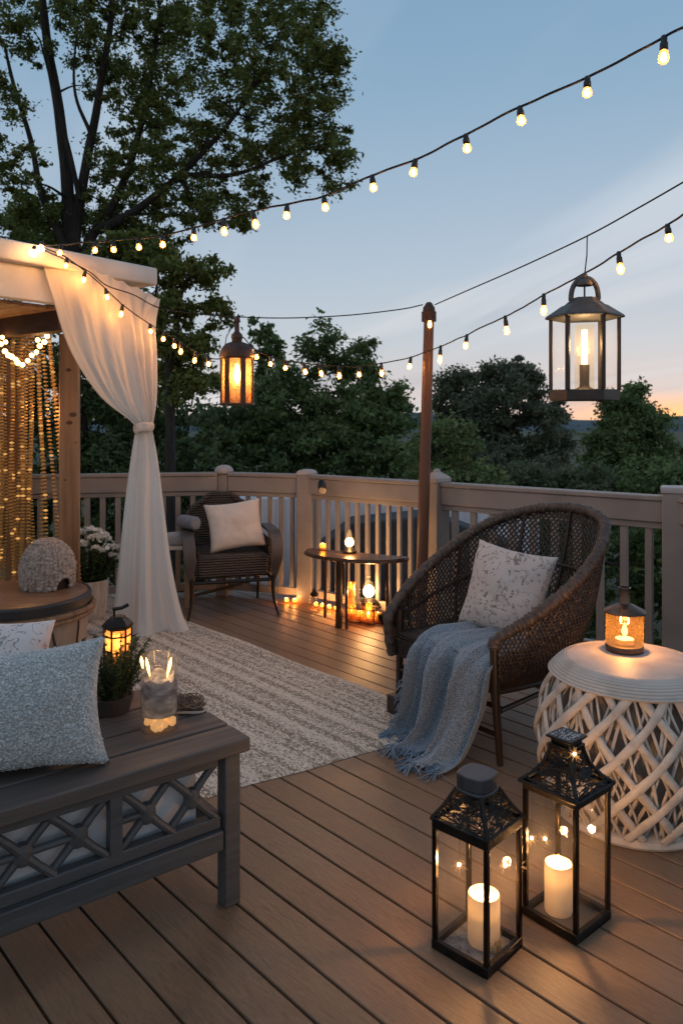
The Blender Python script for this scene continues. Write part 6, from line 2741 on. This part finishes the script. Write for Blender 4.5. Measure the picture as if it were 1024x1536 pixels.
def tree(name, label, cat, blobs, base, nclump, clump_r, per, leaf, cols, seed, stems=None, group=None, twigs=60, flat=0.7, asp=0.5, trans=0.5, edge=2.4, trunk_r=0.14):
    t = thing(name, label, cat, base, group=group)
    o = t.location.copy()
    cs = blob_points(blobs, nclump, seed, edge)
    rr = random.Random(seed)
    rs_ = [clump_r * rr.uniform(0.45, 1.5) for _ in cs]
    leaf_cloud('crown', [tuple(c) for c in cs], rs_, per, leaf, leafmat(name + '_leaf', cols, trans), t, o, seed, flat, asp)
    m = MB()
    anchors = []
    if stems:
        for pts, r0, r1 in stems:
            q = limb(m, pts, r0, r1)
            n_ = len(q)
            anchors += [(q[i], (r0 + (r1 - r0) * i / n_)) for i in range(n_ // 3, n_)]
    else:
        top = sum(cs, Vector()) / len(cs)
        q = limb(m, [Vector(base), Vector(base).lerp(top, 0.5) + Vector((0.1, 0, 0)), top + Vector((0, 0, 0.3))], trunk_r, trunk_r * 0.3)
        anchors += [(q[i], trunk_r * 0.5) for i in range(len(q) // 3, len(q))]
    for k in range(twigs):
        c = cs[rr.randrange(len(cs))]
        a, ra_ = min(anchors, key=lambda e: (e[0] - c).length * (1.0 if e[0].z < c.z + 0.2 else 2.2) * rr.uniform(0.85, 1.25))
        mid = a.lerp(c, 0.5) + Vector((rr.uniform(-.12, .12), rr.uniform(-.12, .12), 0.12)) * (a - c).length * 0.6
        r0 = min(ra_ * 0.6, 0.012 + 0.014 * (a - c).length)
        q = limb(m, [a, mid, c], r0, 0.004, 5, 9)
        if rr.random() < 0.7:
            anchors += [(q[5], r0 * 0.55), (q[7], r0 * 0.4)]
    m.build('trunk', M_bark, t, world=o)
    return t


def pt(px, py, D):
    return P(px, py, D)


# leaf colour is shared between what a leaf reflects and what it lets through
G_dark = [(0.055, 0.085, 0.035), (0.12, 0.17, 0.066), (0.20, 0.255, 0.105)]
G_oak = [(0.06, 0.085, 0.024), (0.15, 0.19, 0.05), (0.26, 0.29, 0.09)]
G_mid = [(0.085, 0.13, 0.05), (0.165, 0.225, 0.085), (0.25, 0.32, 0.13)]
G_lite = [(0.10, 0.15, 0.055), (0.18, 0.235, 0.09), (0.27, 0.32, 0.14)]

# the big tree over the pergola
DT = 10.5
big = [
    (250, 40, DT, 190, 95, 1.9), (400, 70, DT - .4, 105, 90, 1.5), (455, 120, DT - .5, 70, 70, 1.0), (440, 30, DT, 60, 60, 1.0), (330, 150, DT, 150, 85, 1.6),
    (300, 230, DT + .2, 130, 70, 1.4), (420, 205, DT - .3, 85, 60, 1.0), (490, 200, DT - .5, 48, 52, .7), (450, 255, DT - .3, 70, 35, .8),
    (100, 20, DT, 100, 45, 1.5), (25, 45, DT - .6, 40, 50, .8), (215, 150, DT + .4, 75, 80, 1.2), (230, 280, DT, 90, 55, 1.1), (330, 290, DT, 75, 45, .9),
    (25, 245, DT - .5, 42, 45, .8), (12, 150, DT - .6, 22, 30, .5), (40, 305, DT, 60, 38, .8), (150, 320, DT + .8, 90, 40, .9), (500, 285, DT - .4, 36, 20, .5), (365, 335, DT - .2, 28, 22, .4),
    (500, 95, DT - .5, 32, 40, .6), (510, 240, DT - .5, 28, 26, .5), (300, -60, DT, 240, 70, 1.8), (60, -60, DT, 140, 60, 1.5), (470, -20, DT, 40, 50, .8), (270, 330, DT + .3, 60, 30, .7), (180, 240, DT + .7, 50, 60, .8), (50, 335, DT + .8, 90, 36, .8), (215, 345, DT + .9, 80, 36, .8), (155, 110, DT + .5, 46, 50, .7), (95, 350, DT + 1, 70, 40, .8),
]
bz = Vector((P(108, 360, DT + .3).x, DT + .3, GZ))
st = [
    ([bz, pt(108, 520, DT + .3), pt(106, 360, DT + .3), pt(99, 255, DT + .3), pt(80, 110, DT + .2), pt(62, -10, DT)], 0.135, 0.05),
    ([pt(108, 480, DT + .3), pt(114, 350, DT + .3), pt(126, 265, DT + .3), pt(146, 165, DT + .2), pt(166, 40, DT), pt(170, -40, DT)], 0.095, 0.03),
    ([pt(118, 420, DT + .3), pt(136, 360, DT + .4), pt(165, 318, DT + .3), pt(200, 230, DT), pt(225, 120, DT), pt(240, 10, DT)], 0.085, 0.025),
    ([pt(150, 345, DT + .3), pt(200, 318, DT), pt(270, 262, DT - .2), pt(335, 195, DT - .3), pt(390, 120, DT - .3)], 0.07, 0.016),
    ([pt(104, 380, DT + .2), pt(66, 300, DT), pt(46, 210, DT - .1), pt(20, 120, DT - .3), pt(5, 60, DT - .5)], 0.055, 0.016),
    ([pt(270, 262, DT - .2), pt(350, 262, DT - .3), pt(420, 236, DT - .4), pt(500, 212, DT - .5)], 0.04, 0.008),
    ([pt(120, 300, DT + .2), pt(95, 190, DT), pt(60, 60, DT - .2)], 0.04, 0.012),
    ([pt(136, 200, DT + .2), pt(112, 130, DT), pt(120, 10, DT)], 0.03, 0.01),
]
tree('oak_tree', 'huge dark leafy tree rising above the pergola against the sky', 'tree', big, bz, 1180, 0.20, 92, 0.064, G_oak, 31, st, twigs=240, edge=2.0)

# slender tree between curtain and hanging lantern
DS = 8.6
sl_ = [(275, 405, DS, 52, 28, .5), (315, 415, DS, 32, 24, .4), (262, 450, DS, 40, 40, .5), (300, 470, DS, 40, 28, .4), (250, 500, DS, 34, 40, .5), (290, 520, DS, 40, 30, .4), (240, 390, DS, 40, 30, .4), (205, 430, DS, 40, 60, .5), (222, 372, DS + .3, 40, 26, .4), (190, 380, DS + .3, 40, 30, .4), (265, 560, DS, 60, 50, .5)]
b_ = Vector((P(262, 560, DS + .1).x, DS + .1, GZ))
tree('young_tree', 'slim leafy tree behind the white curtain reaching to the round hanging lantern', 'tree', sl_, b_, 170, 0.17, 110, 0.068, G_oak, 41, [([b_, pt(255, 620, DS), pt(262, 520, DS), pt(272, 440, DS), pt(300, 395, DS)], .07, .015), ([pt(258, 560, DS), pt(235, 470, DS), pt(240, 390, DS)], .03, .01)], twigs=50)

# trees in a belt behind the railing
D1 = 12.5
tree('dense_tree', 'dark dense tree behind the cedar post and curtain', 'tree', [(60, 560, D1, 130, 130, 1.2), (170, 610, D1, 110, 120, 1.2), (240, 640, D1 - .6, 110, 100, 1.1), (150, 740, D1 - 1, 160, 110, 1.1), (290, 740, D1 - 1, 90, 90, 1), (0, 720, D1 - 1, 100, 120, 1), (60, 430, D1 + .4, 90, 60, 1.0), (170, 850, D1 - 1, 160, 80, 1.1), (30, 360, D1 + .4, 60, 50, 1.0)], Vector((P(150, 700, D1).x, D1, GZ)), 560, 0.32, 90, 0.11, G_dark, 51, None, twigs=60, group='trees beyond the deck')
D2 = 14.0
tree('broad_tree', 'broad dark tree with thin top sprigs behind the railing in the middle', 'tree', [(430, 640, D2, 120, 68, 1.4), (520, 630, D2, 100, 56, 1.3), (360, 640, D2 - .5, 90, 80, 1.1), (560, 660, D2 - .6, 90, 70, 1.1), (460, 700, D2 - 1, 180, 70, 1.2), (482, 528, D2, 34, 30, .5), (486, 500, D2, 12, 16, .3), (540, 522, D2, 30, 14, .4), (440, 575, D2, 50, 30, .7), (590, 600, D2, 34, 24, .6), (520, 560, D2, 60, 36, .7), (480, 790, D2 - 1.4, 190, 70, 1.1), (330, 780, D2 - 1.4, 80, 70, 1)], Vector((P(470, 700, D2).x, D2, GZ)), 620, 0.31, 105, 0.108, G_mid, 61, None, twigs=70, group='trees beyond the deck', edge=2.2)
D2b = 15.5
b_ = Vector((P(405, 640, D2b).x, D2b, GZ))
tree('sapling', 'thin sapling tips standing up right of the round hanging lantern', 'tree', [(402, 520, D2b, 16, 34, .3), (386, 500, D2b, 12, 22, .3), (420, 535, D2b, 22, 22, .3), (400, 570, D2b, 36, 40, .5)], b_, 46, 0.20, 60, 0.12, G_mid, 66, [([b_, pt(404, 620, D2b), pt(402, 540, D2b), pt(390, 484, D2b)], .06, .012)], twigs=16, group='trees beyond the deck')
D3 = 10.0
tree('light_shrub', 'paler green bush just right of the wooden pole behind the railing', 'shrub', [(665, 690, D3, 60, 48, .6), (690, 720, D3 - .3, 60, 40, .6), (650, 650, D3, 28, 32, .4), (640, 720, D3, 50, 50, .6), (715, 715, D3, 36, 30, .4), (690, 660, D3, 30, 30, .4), (660, 800, D3 - .3, 80, 70, .7)], Vector((P(670, 740, D3).x, D3, GZ)), 150, 0.20, 85, 0.085, G_lite, 71, None, twigs=30, group='trees beyond the deck')
D4 = 24.0
tree('round_tree', 'rounded dark tree with an uneven top seen between pole and right lantern', 'tree', [(705, 605, D4, 58, 42, 1.4), (760, 590, D4, 52, 46, 1.3), (775, 560, D4, 24, 22, .6), (810, 610, D4, 34, 34, 1), (760, 650, D4, 100, 60, 1.8), (824, 690, D4, 32, 40, 1.2), (680, 640, D4, 40, 60, 1.3), (750, 720, D4 - 2, 120, 50, 2), (800, 572, D4, 16, 16, .5), (690, 572, D4, 24, 20, .6), (733, 556, D4, 18, 16, .5), (664, 590, D4, 18, 26, .5), (838, 628, D4, 16, 16, .5), (782, 545, D4, 10, 12, .3)], Vector((P(755, 720, D4).x, D4, GZ - .1)), 470, 0.42, 110, 0.14, [(0.12, 0.135, 0.09), (0.18, 0.195, 0.125), (0.235, 0.25, 0.16)], 81, None, twigs=60, group='trees beyond the deck', trunk_r=.3, edge=2.2)  # greyed leaf colours carry the haze of distance
D5 = 17.0
tree('upright_tree', 'upright green tree under the right hanging lantern beside the sunset', 'tree', [(935, 605, D5, 34, 32, .8), (945, 640, D5, 46, 44, 1), (922, 672, D5, 46, 44, 1.1), (960, 690, D5, 60, 50, 1.1), (920, 720, D5 - .5, 70, 50, 1.2), (955, 590, D5, 18, 22, .5), (975, 640, D5, 24, 34, .6)], Vector((P(935, 720, D5).x, D5, GZ - .05)), 300, 0.33, 110, 0.11, G_mid, 91, None, twigs=50, group='trees beyond the deck', trunk_r=.2, edge=2.2)
D6 = 12.5
tree('edge_shrub', 'dull green shrub at the right edge of the view behind the railing', 'shrub', [(1010, 718, D6, 46, 36, .8), (1045, 715, D6, 50, 50, .8), (985, 735, D6 - .4, 60, 36, .8), (1060, 760, D6 - .4, 90, 70, 1), (1000, 790, D6 - .6, 80, 50, .8)], Vector((P(1015, 740, D6).x, D6, GZ)), 150, 0.26, 75, 0.11, G_mid, 101, None, twigs=26, group='trees beyond the deck')
D7 = 13.0
tree('low_shrub', 'low dull shrub behind the railing between the two far trees', 'shrub', [(830, 735, D7, 60, 32, .8), (880, 730, D7, 50, 36, .8), (770, 745, D7, 50, 28, .7), (850, 800, D7 - .5, 120, 60, .9), (790, 715, D7, 26, 20, .5)], Vector((P(840, 760, D7).x, D7, GZ)), 190, 0.24, 75, 0.11, [(0.085, 0.11, 0.06), (0.14, 0.165, 0.09), (0.2, 0.225, 0.13)], 111, None, twigs=26, group='trees beyond the deck')
D8 = 7.4
tree('leafy_bush', 'leafy bush below the deck seen through the railing behind the drum table', 'bush', [(905, 880, D8, 60, 60, .5), (970, 860, D8, 60, 80, .5), (1030, 880, D8, 60, 80, .5), (880, 960, D8, 60, 60, .5), (960, 960, D8, 80, 60, .5), (850, 860, D8 + .4, 50, 50, .4), (985, 790, D8 + .6, 60, 50, .4), (1010, 1000, D8, 60, 60, .5)], Vector((P(950, 900, D8).x, D8, GZ)), 170, 0.17, 75, 0.075, [(0.04, 0.075, 0.024), (0.085, 0.13, 0.04), (0.15, 0.2, 0.07)], 121, None, twigs=30, group='trees beyond the deck')
